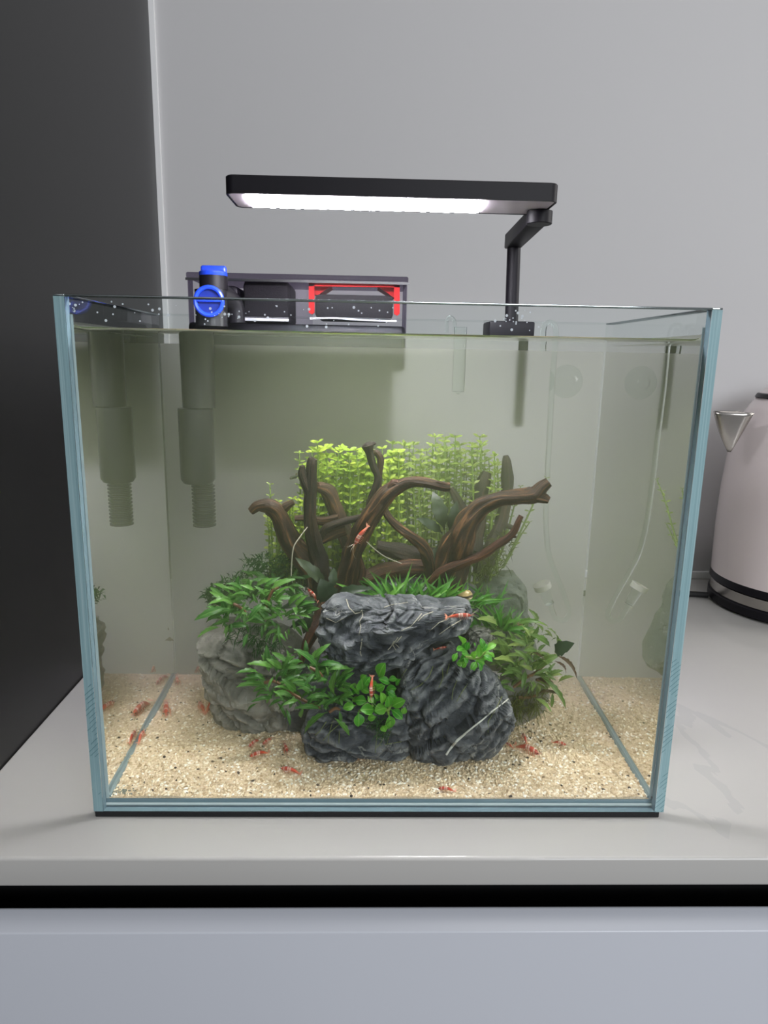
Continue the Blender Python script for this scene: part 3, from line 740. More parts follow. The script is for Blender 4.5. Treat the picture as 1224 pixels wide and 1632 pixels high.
L = [(430,300,160,225),(440,290,320,130),(350,480,50,455),(350,420,145,350),(430,370,365,495),(490,320,445,440),(510,300,620,160),(740,240,585,220),(880,300,660,80),(840,200,1000,30),
     (880,260,1120,240),(990,310,1220,280),(850,345,740,460),(820,400,960,390),(850,460,840,530),(1000,580,760,585),(1060,570,1040,335),(1090,560,1220,330),(930,710,1070,590),(910,710,640,685),
     (980,740,715,950),(1100,720,1120,860),(1050,800,1220,980),(430,580,600,520),(430,600,200,620),(430,560,270,540),(460,640,560,800),(550,700,600,880),(260,650,140,740),(1090,640,1224,540),
     (480,480,720,350),(560,460,740,400),(500,330,580,380),(280,340,50,320),(990,420,880,420),(620,80,570,70),(700,190,640,110),(960,270,990,370)]
clump('wavy leaved dark green plant at lower left on the front rocks', 'plant', 'wavy_leaf_plant', c6, L, (lambda x: .052 if x < 440 else .052-.022*min(1, (x-440)/60)), .009, BU, 21, 1.05,
      [(440,1085,42,36,40,30,.058),(520,1095,38,36,44,30,.036),(490,1062,48,24,26,28,.048),(480,1110,40,26,24,28,.042)], [[(330,440),(430,420),(560,500),(640,560)], [(800,280),(900,340),(940,420)], [(1000,740),(1060,700),(1110,715)], [(560,500),(700,600),(900,700)]])
c8 = crop(310, 890, 5.83)
L = [(370,440,140,300),(370,400,125,410),(300,460,0,560),(370,470,90,580),(380,460,250,580),(500,520,360,500),(640,410,500,560),(520,340,350,325),(560,300,430,240),(660,350,560,250),(640,270,790,170),
     (700,290,930,180),(930,450,945,510),(520,625,290,630),(630,610,625,750),(500,690,450,820),(240,640,20,720),(330,590,220,610),(760,420,830,300),(740,400,860,250),(700,480,800,460),(660,600,860,500),(700,670,860,760),
     (590,420,540,330),(380,380,480,370),(450,300,310,220),(660,560,600,480),(480,440,420,520),(560,380,500,430),(760,330,680,240),(700,560,760,640),(560,560,460,600)]
clump('wavy leaved green plant at upper left below the hooked branch', 'plant', 'wavy_leaf_plant', c8, L, .064, .012, BU, 22, 1.0,
      [(400,958,58,30,66,30,.076),(450,985,42,30,48,30,.068),(372,985,32,24,28,28,.072),(440,932,56,20,40,28,.095)], [[(660,560),(670,430),(720,310),(780,270)], [(360,420),(420,450),(480,500)]])
c4 = crop(760, 980, 7.2)
L = [(230,140,50,20),(560,370,430,280),(560,560,470,400),(570,540,370,440),(440,620,240,470),(280,600,200,520),(700,430,540,400),(840,370,630,210),(680,640,920,450,1.3),(640,640,500,570),(890,430,870,130),
     (900,440,1075,330,1.6,DL),(920,470,1175,700,1.0,BB),(890,530,1050,670,1.0,BB),(930,780,1100,690,1.3),(710,690,1060,1070,.6),(690,730,920,830,2.0,BB),(400,780,240,790,1.2),(450,760,340,600),(440,890,260,800),(630,880,630,760),
     (280,720,110,740,1.3),(660,960,860,1090),(870,880,860,1070),(700,920,960,890,1.0,BB),(480,110,700,60),(640,90,820,120,.8),(740,200,710,110),(640,140,560,250),(860,290,980,290),(520,130,620,250),(560,640,520,840),(460,720,620,700,1.2,BB),
     (700,560,820,540),(620,480,760,470,1.0,BB),(820,560,860,620),(760,640,840,740)]
clump('olive green wavy leaved plant with reddish stems at right', 'plant', 'wavy_leaf_plant', c4, L, .066, .014, BO, 23, 1.05,
      [(830,1040,40,30,56,26,.074),(845,1080,36,24,44,26,.072),(810,1010,40,22,34,26,.085),(850,1005,25,18,14,24,.095)], [[(420,830),(560,720),(680,660),(900,450)], [(480,950),(620,940),(700,910)], [(680,740),(800,790),(920,830)], [(470,110),(520,90)]])
c5 = crop(540, 1050, 9.415)
L = [(720,740,540,780,1.15),(740,730,750,570,1.0),(790,720,990,620,.95),(780,760,960,900,.9),(750,830,770,1060,.9),(430,640,240,620,1.2),(290,800,300,1020,1.1),(540,770,330,760,1.1),(250,700,60,740,.95),(770,370,610,300,.8),(880,300,750,310,1.1),
     (930,300,850,400,1.0),(600,280,680,70,.9),(700,400,560,470,1.2),(480,260,370,400,.9),(420,240,320,320,1.0),(520,520,600,610,.7),(720,480,850,560,.9),(660,680,640,510,.7),(560,870,430,900,1.1),(650,1000,700,1090,1.2),(1000,720,960,830,1.0),
     (430,560,520,660,1.0),(640,560,540,620,1.0),(560,420,640,360,1.0)]
clump('round leaved bright green plant at front centre above the low rock', 'plant', 'round_leaf_plant', c5, L, .029, .005, AN, 24, 1.0,
      [(595,1110,34,26,16,18,.034)], [[(500,760),(640,740),(740,760),(800,640)], [(740,780),(745,840)], [(300,790),(420,720),(520,700)]], 'stem_green')
c1 = crop(700, 920, 11.66)
L = [(440,1260,390,1070,.75),(480,1330,330,1350,.95),(340,1400,250,1560,.8),(690,1360,600,1520,.8),(740,1500,740,1260,.55),(830,1320,770,1140,.75),(880,1340,1060,1240,.85),(900,1400,1030,1480,.9),(820,1450,990,1560,.8),(690,1560,590,1720,.85),
     (560,1200,510,1360,.8),(450,1500,540,1590,.9),(640,1200,680,1290,.5),(840,1380,980,1330,.35),(720,1580,800,1740,.8),(520,1560,420,1680,.8)]
clump('round leaved bright green plant tucked under right end of slab rock', 'plant', 'round_leaf_plant', c1, L, .027, .005, AN, 25, 1.0,
      [(756,1046,24,22,12,16,.032)], [[(480,1480),(640,1500),(760,1480),(860,1380)]], 'stem_green')

# grassy plants
def grass(label, seed, base, n, Lr, y0, dy, spread, mes=GR, mat=None):
    R = random.Random(seed); (x0, y0p), (x1, y1p) = base
    t = thing('grassy_plant', P((x0+x1)/2, max(y0p, y1p), y0), label, 'plant')
    for k in range(n):
        u = R.random(); bx = x0+(x1-x0)*u; by = y0p+(y1p-y0p)*u+R.uniform(-5, 6)
        L = R.uniform(*Lr); a = (u-.5)*spread+R.gauss(0, .55); yb = y0+R.uniform(-.5, .5)*dy
        tx = bx+L*sin(a); ty = by-L*cos(a)*.8+R.uniform(0, 10)
        leaf_obj(t, R.choice(mes), P(bx, by, yb), P(tx, ty, yb-R.uniform(-.2, 1)*dy), R.uniform(.8, 1.2), (R.uniform(-.4, .4), -.8, .5), 'blade', R)
    return t
grass('bright green grassy plant behind middle of the slab rock', 31, ((588, 962), (705, 962)), 95, (34, 70), .078, .014, 1.5)
grass('green grassy tuft beside the striped fish behind the slab rock', 32, ((705, 960), (765, 965)), 46, (24, 52), .082, .012, 1.4)
grass('drooping grassy tuft at right end of the slab rock', 33, ((752, 1000), (808, 1000)), 50, (26, 60), .088, .014, 2.4)
grass('small grassy tuft in front of the rear grey green rock', 34, ((762, 960), (790, 965)), 16, (24, 50), .094, .01, 1.0)

# broad dull leaves
bl = thing('broad_leaf_plant', P(540, 960, .07), 'dull brown green broad leaved plant left of the slab rock', 'plant')
for b, t, w_ in (((519,935,.070),(476,890,.062),.85), ((524,958,.070),(514,928,.058),2.2), ((535,948,.070),(588,936,.062),.8), ((510,954,.070),(448,968,.060),.75), ((530,940,.072),(532,905,.075),1.3), ((500,975,.07),(482,1010,.065),1.2), ((494,985,.07),(462,1000,.066),.9)):
    leaf_obj(bl, random.choice(DL), P(*b), P(*t), w_, (0, -.8, .6), 'leaf')
mb = MB()
for q in ([(520,990),(519,960),(519,935)], [(522,990),(526,970),(536,948)], [(518,990),(514,970),(510,954)]):
    pp, rr = smooth_path([P(a, b_, .072) for a, b_ in q], [.0009]*3, 4); mb.tube(pp, rr, 6)
mb.build('leaf_stalk', M['stem_red'], bl)
br = thing('broad_leaf_plant', P(715, 890, .1), 'dull green broad leaved plant among the stems right of centre', 'plant')
for b, t, w_ in (((700,862,.1),(694,925,.092),1.35), ((705,850,.1),(668,825,.095),1.0), ((708,845,.1),(692,785,.1),1.2), ((712,855,.1),(745,825,.098),.9), ((712,850,.1),(735,848,.095),.9), ((715,850,.1),(728,800,.1),1.0)):
    leaf_obj(br, random.choice(DL), P(*b), P(*t), w_, (0, -.9, .4), 'leaf')

# fuzzy moss
def fuzz(name, label, cat, regions, mat, seed, Lr, wd=.00055, n=900, droop=0, parent=None):
    R = random.Random(seed); mb = MB(); vs = []; fs = []; uv = []
    for _ in range(n):
        (cx, cy_, rx, ry, y, dy) = R.choice(regions); a = R.uniform(0, 2*pi); rr = math.sqrt(R.random())
        p = P(cx+rx*rr*cos(a), cy_+ry*rr*sin(a), y+R.uniform(-dy, dy)); L = R.uniform(*Lr)
        d = V((R.gauss(0, .7), R.gauss(-.2, .6), R.gauss(.35-droop, .6))).normalized(); q = d.cross(V((R.random(), R.random(), R.random()))).normalized()
        m_ = p+d*L*.5+V((0, 0, L*.12)); e = p+d*L+V((0, 0, -L*.1)); o = len(vs)
        vs += [p-q*wd*.5, p+q*wd*.5, m_+q*wd, m_-q*wd, e]; uv += [(0, 0), (1, 0), (1, .5), (0, .5), (.5, 1)]
        fs += [(o, o+1, o+2, o+3), (o+3, o+2, o+4)]
    mb.add(vs, fs, uv); lo = P(regions[0][0], regions[0][1]+regions[0][3], regions[0][4])
    o = mb.build(name, mat, parent, None if parent else lo, smooth=False)
    tag(o, None if parent else label, None if parent else cat, kind='stuff'); return o
fuzz('moss', 'fine dark green moss at left rear under the hooked branch', 'moss', [(440,905,55,22,.115,.012),(470,915,40,25,.11,.012),(400,935,50,22,.115,.01),(350,950,25,16,.115,.01)], M['moss'], 41, (.004, .010), .0007, 1500)
fuzz('moss', 'yellow green stringy moss under the olive plant at right', 'moss', [(835,1122,26,16,.075,.008),(850,1110,26,14,.078,.008),(815,1135,14,22,.072,.006)], M['moss_yellow'], 42, (.005, .014), .0004, 650, .7)
fuzz('moss', 'green moss hanging below the front round leaved plant', 'moss', [(612,1165,12,12,.030,.003),(600,1150,18,10,.032,.003)], M['moss'], 43, (.003, .009), .0003, 160, .7)
fuzz('moss', 'thin pale moss around the base of the right driftwood', 'moss', [(785,895,22,20,.11,.01),(800,870,16,18,.115,.01),(770,915,16,14,.105,.01)], M['moss_yellow'], 44, (.005, .014), .00035, 260, .2)
fuzz('moss', 'green mossy fringe below the upper left plant', 'moss', [(400,1010,40,14,.078,.008),(420,1025,30,12,.076,.008)], M['moss'], 45, (.005, .012), .0004, 300, .8)

# ------------------------------------------------------------------ background stem plants
LF = {'lime': leaf_mesh('lime_leaf', .52, M['leaf_lime'], .1, 0, 0, .1, .08, .95, 4, 3), 'haze': leaf_mesh('pale_leaf', .34, M['leaf_haze'], .1, 0, 0, .1, .08, .95, 4, 4)}
def joined_leaves(t, me, specs):
    vs = []; fs = []; uv = []
    for base, tip, ws in specs:
        d = tip-base; L_ = d.length; y = d.normalized(); u = V((.1, -.6, .8)); z = (u-y*u.dot(y)).normalized(); x = y.cross(z); o = len(vs)
        for v in me.vertices: vs.append(base+x*(v.co.x*L_*ws)+y*(v.co.y*L_)+z*(v.co.z*L_))
        u2 = [None]*len(me.vertices)
        for lp in me.loops: u2[lp.vertex_index] = tuple(me.uv_layers[0].data[lp.index].uv)
        uv += u2; fs += [tuple(i+o for i in p.vertices) for p in me.polygons]
    o = MB().add(vs, fs, uv).build('foliage', me.materials[0], t); o['kind'] = 'stuff'
def stem_plant(px, top, base, y, kind, leafpx, gap, seed, label, group=None, single=False, lean=0.0):
    R = random.Random(seed); t = thing('stem_plant', P(px, base, y), label, 'plant', group)
    n = max(3, int((base-top)/gap)); pts = []
    for k in range(5): pts.append(P(px+lean*(1-k/4)+R.uniform(-2, 2), top+(base-top)*k/4, y+R.uniform(-.001, .001)))
    p, r = smooth_path(pts, [.0004, .0006, .0008, .0009, .0009], 4)
    MB().tube(p, r, 6).build('stem', M['stem_green'], t)
    specs = []
    for k in range(n):
        u = k/n; i = u*(len(p)-1); b = p[int(i)]; a0 = (k % 2)*pi/2+R.uniform(-.4, .4); Lk = leafpx*(y-CAM.y)/FOC*(1.0 if k else .7)*R.uniform(.8, 1.2)*(1-.25*u)
        for s in (0, pi):
            d = V((cos(a0+s), -abs(sin(a0+s))*.9 if single else sin(a0+s)*.9, R.uniform(.1, .75))).normalized(); specs.append((b, b+d*Lk, R.uniform(.85, 1.2)))
    if single:
        for b, e, w_ in specs: leaf_obj(t, LF[kind], b, e, w_, (0, -.5, .85), 'leaf', R)
    else: joined_leaves(t, LF[kind], specs)
    return t
R = random.Random(77)
big = [(505,706,.112,15,'lime green stem plant rising tallest behind the forked left stump'), (478,722,.120,11,'faint pale stem plant at left edge of the stem thicket'), (470,795,.106,12,'short lime stem plant left of the forked stump'), (458,800,.106,10,'short lime stem plant nearest the hooked branch'),
       (484,800,.108,11,'short lime stem plant directly left of forked stump'), (520,728,.112,12,'lime stem plant just right of the forked stump'), (538,722,.112,12,'second lime stem plant right of the forked stump'), (556,726,.11,12,'lime stem plant left of the twisted branch tops'), (572,718,.112,12,'lime stem plant directly behind the twisted branch tops'), (430,772,.13,9,'small solitary pale stem plant above the hooked branch')]
for k, (px, top, y, lp, lb) in enumerate(big):
    stem_plant(px, top, 935 if px > 440 else 850, y, 'lime' if px not in (478, 430) else 'haze', lp, 9, 100+k, lb, None, k not in (1, 9), R.uniform(-4, 4))
for k in range(46):
    px = 490+k*3.3+R.uniform(-3, 3); top = 722+R.uniform(-8, 26)
    stem_plant(px, top, 940, R.uniform(.116, .134), 'lime', R.uniform(10, 14), 6.5, 200+k, 'lime green stem plant in the dense thicket behind the central driftwood', 'lime stems of the middle thicket', False, R.uniform(-5, 5))
for k in range(48):
    px = 622+k*3.6+R.uniform(-3, 3); top = (718 if px < 680 else 702 if px < 770 else 735)+R.uniform(-10, 32)
    stem_plant(px, top, 945, R.uniform(.128, .156), 'haze', R.uniform(11, 15), 7, 300+k, 'hazy pale green stem plant in the rear right thicket', 'hazy stems of the right thicket', False, R.uniform(-4, 8))
for k in range(22):
    px = 428+k*3.4+R.uniform(-3, 3); top = 808+R.uniform(-12, 25)
    stem_plant(px, top, 935, R.uniform(.112, .124), 'lime', R.uniform(8, 11), 8, 400+k, 'short yellow green stem plant in the low thicket at left', 'short stems of the left thicket', False, R.uniform(-6, 6))
for k, (px, top, lb) in enumerate(((800,762,'thin faint stem plant above the horn shaped arm'), (800,832,'thin faint stem plant right of the slender twig'), (790,775,'thin faint stem plant behind the horn shaped arm'))):
    stem_plant(px, top, 905, .15, 'haze', 9, 9, 500+k, lb, None, False, (70, 44, 40)[k])

# ------------------------------------------------------------------ shrimps
def shrimp_proto():
    n = 18; m = 8; vs = []; fs = []; uv = []
    for i in range(n+1):
        t = i/n                                       # 0 head .. 1 tail ; length 1 along -X
        x = .5-t
        z = .10*sin(pi*min(1, t*1.05))-.16*max(0, t-.55)**1.5*1.4
        r = .085*(sin(pi*min(1, .10+t*.85))**.6)*(1-.45*t)+.006
        if t < .06: r *= .45
        seg = 1+.05*sin(t*2*pi*7) if t > .4 else 1
        for k in range(m+1):
            a = 2*pi*k/m; vs.append((x, r*.85*seg*cos(a), z+r*1.15*seg*sin(a))); uv.append((k/m, t))
    for i in range(n):
        for k in range(m): fs.append((i*(m+1)+k, i*(m+1)+k+1, (i+1)*(m+1)+k+1, (i+1)*(m+1)+k))
    fs.append(tuple(range(m))); fs.append(tuple(n*(m+1)+k for k in range(m))[::-1])
    b = MB().add(vs, fs, uv)
    b.tube([(.47, 0, .06), (.56, 0, .085), (.60, 0, .08)], [.014, .008, .002], 5)       # rostrum
    body = b
    f = MB()
    for s in (-1, -.4, .4, 1):
        f.add([(-.46, 0, .035), (-.52, s*.05-.025, .03), (-.60, s*.11, .02), (-.52, s*.05+.025, .03)], [(0, 1, 2, 3)], [(.5, .97)]*4)
    l = MB()
    for k in range(5):
        for s in (-1, 1):
            x = .30-k*.075; l.tube([(x, s*.03, .02), (x+.03, s*.085, -.01), (x+.05, s*.10, -.085)], [.011, .008, .004], 4)
    for k in range(4):
        for s in (-1, 1):
            x = -.05-k*.085; l.tube([(x, s*.02, .02), (x-.03, s*.035, -.06)], [.012, .005], 4)
    a = MB()
    for s in (-1, 1):
        p, r = smooth_path([(.47, s*.02, .05), (.62, s*.08, .12), (.80, s*.20, .10), (.92, s*.33, .02)], [.006, .004, .003, .002], 3); a.tube(p, r, 4)
        p, r = smooth_path([(.47, s*.02, .06), (.62, s*.05, .16), (.75, s*.10, .19)], [.006, .004, .002], 3); a.tube(p, r, 4)
    e = MB()
    for s in (-1, 1): e.lathe([(.004, -.02), (.018, -.008), (.02, .004), (.004, .02)], (.45, s*.055, .075), 6)
    return [('body', body, M['shrimp']), ('tail_fan', f, M['shrimp']), ('legs', l, M['shrimp_leg']), ('antennae', a, M['root']), ('eyes', e, M['eye'])]
SH = [(n_, b.build('shrimp_'+n_, m_).data) for n_, b, m_ in shrimp_proto()]
for o in [o for o in COL.objects if o.name.startswith('shrimp_')]: bpy.data.objects.remove(o)
def shrimp(head, tail, label, up=(0, -.35, 1), fat=1.3):
    h, t_ = V(head), V(tail); x = (h-t_); L = x.length; x.normalize(); u = V(up); z = (u-x*u.dot(x)).normalized(); y = z.cross(x); c = (h+t_)/2
    t = thing('shrimp', c, label, 'shrimp', 'banded shrimps in the aquarium')
    Mx = Matrix(((x.x*L, y.x*L*fat, z.x*L*fat, 0), (x.y*L, y.y*L*fat, z.y*L*fat, 0), (x.z*L, y.z*L*fat, z.z*L*fat, 0), (0, 0, 0, 1)))
    for n_, me in SH:
        o = bpy.data.objects.new(n_, me); COL.objects.link(o); o.parent = t; o.matrix_local = Mx
    return t
def sp(px, py):                                       # on the sand
    p = Pz(px, py, .008)
    for _ in range(3): p = Pz(px, py, max(ZB, sand_z(p.x, p.y))+.0022)
    return p
for h, t_, lb in (((447,1225),(479,1232),'red and white shrimp on open sand before the low rock'), ((698,1257),(725,1260),'red shrimp on the sand nearest the front glass'), ((397,1206),(428,1198),'red and white shrimp lying level on sand left of the low rock'),
                  ((396,1191),(413,1178),'small shrimp pointing left on sand beside the left rock'), ((418,1187),(433,1176),'small shrimp close to foot of the left rock'), ((458,1200),(452,1183),'upright red shrimp beside left end of the low rock'),
                  ((583,1204),(544,1210),'pale spotted shrimp along the bottom of the low rock'), ((860,1203),(822,1187),'largest red shrimp on sand right of the dark rock'), ((832,1170),(840,1185),'shrimp crossing behind the largest red shrimp'),
                  ((806,1184),(818,1192),'faint shrimp half hidden beside foot of the dark rock'), ((903,1188),(880,1182),'pale shrimp alone on the sand at right'), ((317,1120),(327,1136),'thin faint shrimp left of the left rock'),
                  ((350,1113),(326,1136),'banded shrimp climbing the foot of left rock'), ((230,1166),(220,1184),'banded shrimp beside the left glass pane'), ((265,1142),(266,1118),'faint shrimp on sand halfway back at left'),
                  ((284,1092),(281,1076),'faint shrimp far back at left near the rear glass'), ((312,1072),(320,1062),'very faint shrimp at the rear left beside the rock')):
    shrimp(sp(*h), sp(*t_), lb)
def rp(px, py, lift=.0018): return on_rock(px, py, lift)
q_ = rp(722,983,.003); shrimp(P(752,981,q_.y), P(712,983,q_.y), 'orange red shrimp on right end of the slab rock', (0, -.8, .6))
q_ = rp(700,1034,.002); shrimp(P(712,1031,q_.y), P(692,1035,q_.y), 'dark red shrimp in shade under the slab rock', (0, -.8, .6))
shrimp(P(592,1112,.021), P(593,1078,.023), 'brown red shrimp upright on the round leaved plant', (-.3, -1, .2))
shrimp(P(566,868,.068), P(586,838,.064), 'bright red shrimp clinging to the central driftwood arm', (-.5, -.8, .2), 1.2)
shrimp(P(490,938,.062), P(506,958,.064), 'red and white shrimp on the dull broad leaf', (.4, -.8, .5))

# ------------------------------------------------------------------ fish
def fish(head, tail, up, label, skin, fat=1.0):
    h, t_ = V(head), V(tail); x = (h-t_); L = x.length; x.normalize(); u = V(up); z = (u-x*u.dot(x)).normalized(); y = z.cross(x)
    t = thing('fish', (h+t_)/2, label, 'fish'); q = Matrix((x, y, z)).transposed().to_4x4()
    n, m = 16, 12; vs = []; fs = []
    for i in range(n+1):
        s = i/n; xx = (.5-.82*s)*L; r = L*fat*(.115*sin(pi*min(1, (.06+s)**.62))+.018)
        for k in range(m):
            a = 2*pi*k/m; vs.append((xx, r*.8*cos(a), r*(1.0 if sin(a) > 0 else .75)*sin(a)))
    for i in range(n):
        for k in range(m): fs.append((i*m+k, i*m+(k+1) % m, (i+1)*m+(k+1) % m, (i+1)*m+k))
    fs.append(tuple(range(m))[::-1]); fs.append(tuple(n*m+k for k in range(m)))
    parts = [('body', MB().add(vs, fs), skin)]
    f = MB().extrude([(-.30*L, -.0003, 0), (-.50*L, -.0003, .11*L), (-.46*L, -.0003, 0), (-.50*L, -.0003, -.11*L)], (0, .0005, 0)); parts.append(('tail_fin', f, M['fin']))
    f = MB().extrude([(.12*L, -.0003, .09*L), (.02*L, -.0003, .24*L), (-.06*L, -.0003, .20*L), (-.04*L, -.0003, .08*L)], (0, .0005, 0)); parts.append(('dorsal_fin', f, M['fin']))
    for s in (-1, 1):
        f = MB().extrude([(.22*L, s*.08*L, -.04*L), (.10*L, s*.22*L, -.10*L), (.06*L, s*.16*L, -.08*L), (.12*L, s*.08*L, -.05*L)], (0, 0, .0005)); parts.append(('side_fin', f, M['fin']))
        parts.append(('eye', MB().lathe([(.006*L, -.02*L), (.022*L, -.01*L), (.026*L, 0), (.02*L, .012*L), (.004*L, .02*L)], (.40*L, s*.066*L, .03*L), 8, 'y'), M['eye']))
    for nm, b, mt in parts:
        o = b.build(nm, mt); o.parent = t; o.matrix_local = q
fish(P(750,950,.062), P(722,948,.078), (0, -.2, 1), 'small striped tan fish resting on top of the slab rock', M['fish'], 1.7)
fish(P(251,985,.158), P(274,1022,.158), (.7, -.5, .5), 'small dark fish clinging to the rear glass at left', M['fish_dark'], 1.35)
fish(P(462,763,.125), P(486,755,.125), (0, 0, 1), 'tiny pale brown fish swimming left of the forked stump', M['fish_dark'], .9)

# ------------------------------------------------------------------ hang-on filter
YF = D+T+.004
fb = thing('hang_on_filter', (P(470, 590, YF).x, YF+.04, P(470, 590, YF).z), 'smoky black hang-on filter box with red frame and blue caps on rear rim', 'filter')
x0 = P(299, 480, YF).x; x1 = P(649, 480, YF).x; z1 = P(470, 447, YF).z; zl = P(470, 437, YF).z; zb = P(600, 589, YF).z; y1 = YF+.075; z0 = P(470, 519, YF).z
MB().box((x0, YF, zb), (x1, y1, z1)).build('box', M['smoky'], fb, bevel=.0012)
MB().box((x0-.0005, YF-.0008, z1), (x1+.0005, y1, zl)).build('lid', M['smoky_dark'], fb, bevel=.0012)
MB().box((x0-.0008, YF-.0012, z1-.0015), (x1+.0012, YF-.0002, z1+.0004)).build('lid_rim', M['greyplastic'], fb, smooth=False)
for px in (303, 645): MB().box((P(px-3, 480, YF).x, YF+.001, zb), (P(px+3, 480, YF).x, YF+.005, z1)).build('corner_post', M['smoky_dark'], fb, smooth=False)
def fbox(name, px0, py0, px1, py1, ya, yb, mat, bev=.001):
    a = P(px0, py1, ya); b_ = P(px1, py0, ya); return MB().box((a.x, ya, a.z), (b_.x, yb, b_.z)).build(name, mat, fb, bevel=bev)
fbox('sponge', 388, 447, 460, 516, YF+.006, y1-.01, M['sponge'], .004)
fbox('pump_housing', 322, 455, 380, 516, YF+.006, y1-.02, M['blackplastic'], .004)
fbox('divider', 462, 450, 488, 516, YF+.004, y1-.004, M['smoky'], .0005)
fbox('white_bar', 388, 508, 460, 511, YF+.002, YF+.005, M['trim'], .0003)  # thin white bar along the filter waterline
# red media frame
fr = MB()
def quad(pts, ya, d): return MB().extrude([P(a, b_, ya) for a, b_ in pts], (0, d, 0))
for pts in ([(492,452),(501,452),(501,498),(497,501),(492,498)], [(628,454),(637,454),(637,500),(633,503),(628,500)], [(492,451),(637,453),(637,458),(492,456)]):
    g = quad(pts, YF+.003, .004); fr.add(g.v, g.f)
fr.build('red_frame', M['red'], fb, smooth=False)
for pts in ([(501,456),(528,456),(507,470),(501,470)], [(602,457),(628,457),(628,475),(618,467)]): quad(pts, YF+.012, .03).build('frame_gusset', M['red'], fb, smooth=False)
fbox('sponge', 502, 471, 627, 506, YF+.006, y1-.006, M['sponge'], .003)
wv = MB(); p, r = smooth_path([P(494, 508, YF+.002), P(530, 507, YF+.002), P(560, 509, YF+.002), P(600, 511, YF+.002), P(632, 512, YF+.002)], [.0008]*5, 4); wv.tube(p, r, 6)
wv.build('water_highlight', M['trim'], fb)  # highlight on the filter waterline, modelled as a thin white strand
fbox('tray', 302, 520, 646, 587, YF+.003, y1-.003, M['blackplastic'], .003)
MB().extrude([(x0+.002, YF+.014, zb+.001), (x0+.002, y1-.002, zb+.001), (x0+.002, y1-.002, P(470, 770, YF).z), (x0+.002, YF+.060, P(470, 770, YF).z), (x0+.002, YF+.024, P(470, 650, YF).z)], (x1-x0-.010, 0, 0)).build('motor_housing', M['blackplastic'], fb, bevel=.008, seg=4)
# intake: twisting blue caps, elbow and pipe inside the tank
yi = D-.018
c = P(312, 520, yi)
pr = lambda px, y=yi: px*(y-CAM.y)/FOC
hx = P(341, 470, yi)
MB().lathe([(pr(21), 0), (pr(21), P(0,440,yi).z-P(0,462,yi).z), (pr(19), P(0,440,yi).z-P(0,462,yi).z+.001)], (hx.x, yi, P(341, 462, yi).z), 24).build('cap_collar', M['blackplastic'], fb)
MB().lathe([(pr(20), 0), (pr(21), .001), (pr(21), .0035), (pr(18), .0045)], (hx.x, yi, P(341, 442, yi).z), 24).build('blue_cap', M['blue'], fb)
a = P(321, 441, yi); b_ = P(361, 424, yi); MB().box((a.x, yi-.003, a.z-.001), (b_.x, yi+.002, b_.z)).build('blue_cap_tab', M['blue'], fb, bevel=.0016, seg=3)
p, r = smooth_path([P(338, 462, yi), P(345, 470, yi+.004), P(362, 476, yi+.010), P(375, 490, yi+.014), P(378, 515, yi+.014)], [pr(21), pr(20), pr(17), pr(14), pr(12)], 5)
MB().tube(p, r, 20).build('elbow', M['blackplastic'], fb)
MB().lathe([(pr(24), 0), (pr(24), -.026)], P(336, 462, yi), 24).build('pipe_neck', M['greyplastic'], fb)
rc = P(333, 480, yi-pr(28)); rr = pr(20)
ring = MB(); n = 32; ring.tube([(rc.x+rr*cos(2*pi*k/n), rc.y, rc.z+rr*sin(2*pi*k/n)) for k in range(n+1)], pr(3.3), 8, cap=False)
ring.build('blue_ring', M['blue'], fb)
MB().lathe([(pr(17), 0), (pr(17), .004)], rc+V((0, .001, 0)), 24, 'y').build('valve_face', plain('dark_blue_plastic', (.01, .025, .22), .3), fb)
MB().box((rc.x-rr*.95, rc.y-.0015, rc.z-.0006), (rc.x+rr*.95, rc.y+.002, rc.z+.0024)).build('blue_handle', M['blue'], fb, bevel=.0008)
MB().lathe([(pr(25), P(0,650,yi).z-P(0,538,yi).z), (pr(26), 0)], (P(313, 538, yi).x, yi, P(313, 538, yi).z), 24).build('intake_pipe', M['greyplastic'], fb)
MB().lathe([(pr(23), 0), (pr(27), .003), (pr(27), P(0,650,yi).z-P(0,769,yi).z)], (P(316, 769, yi).x, yi, P(316, 769, yi).z), 24).build('intake_sleeve', M['greyplastic'], fb)
ys = yi+.007; st = []; zt_ = P(0, 766, ys).z; zb_ = P(0, 834, ys).z; nn = 12; st.append((pr(14, ys), 0))
for k in range(nn):
    h0 = (zt_-zb_)*k/nn; h1 = (zt_-zb_)*(k+.5)/nn; st += [(pr(18.5, ys), h0+.0005), (pr(18.5, ys), h1), (pr(15.5, ys), h1+.0002), (pr(15.5, ys), h0+(zt_-zb_)/nn)]
MB().lathe(st, (P(326, 834, ys).x, ys, zb_), 20).build('strainer', M['greyplastic'], fb)

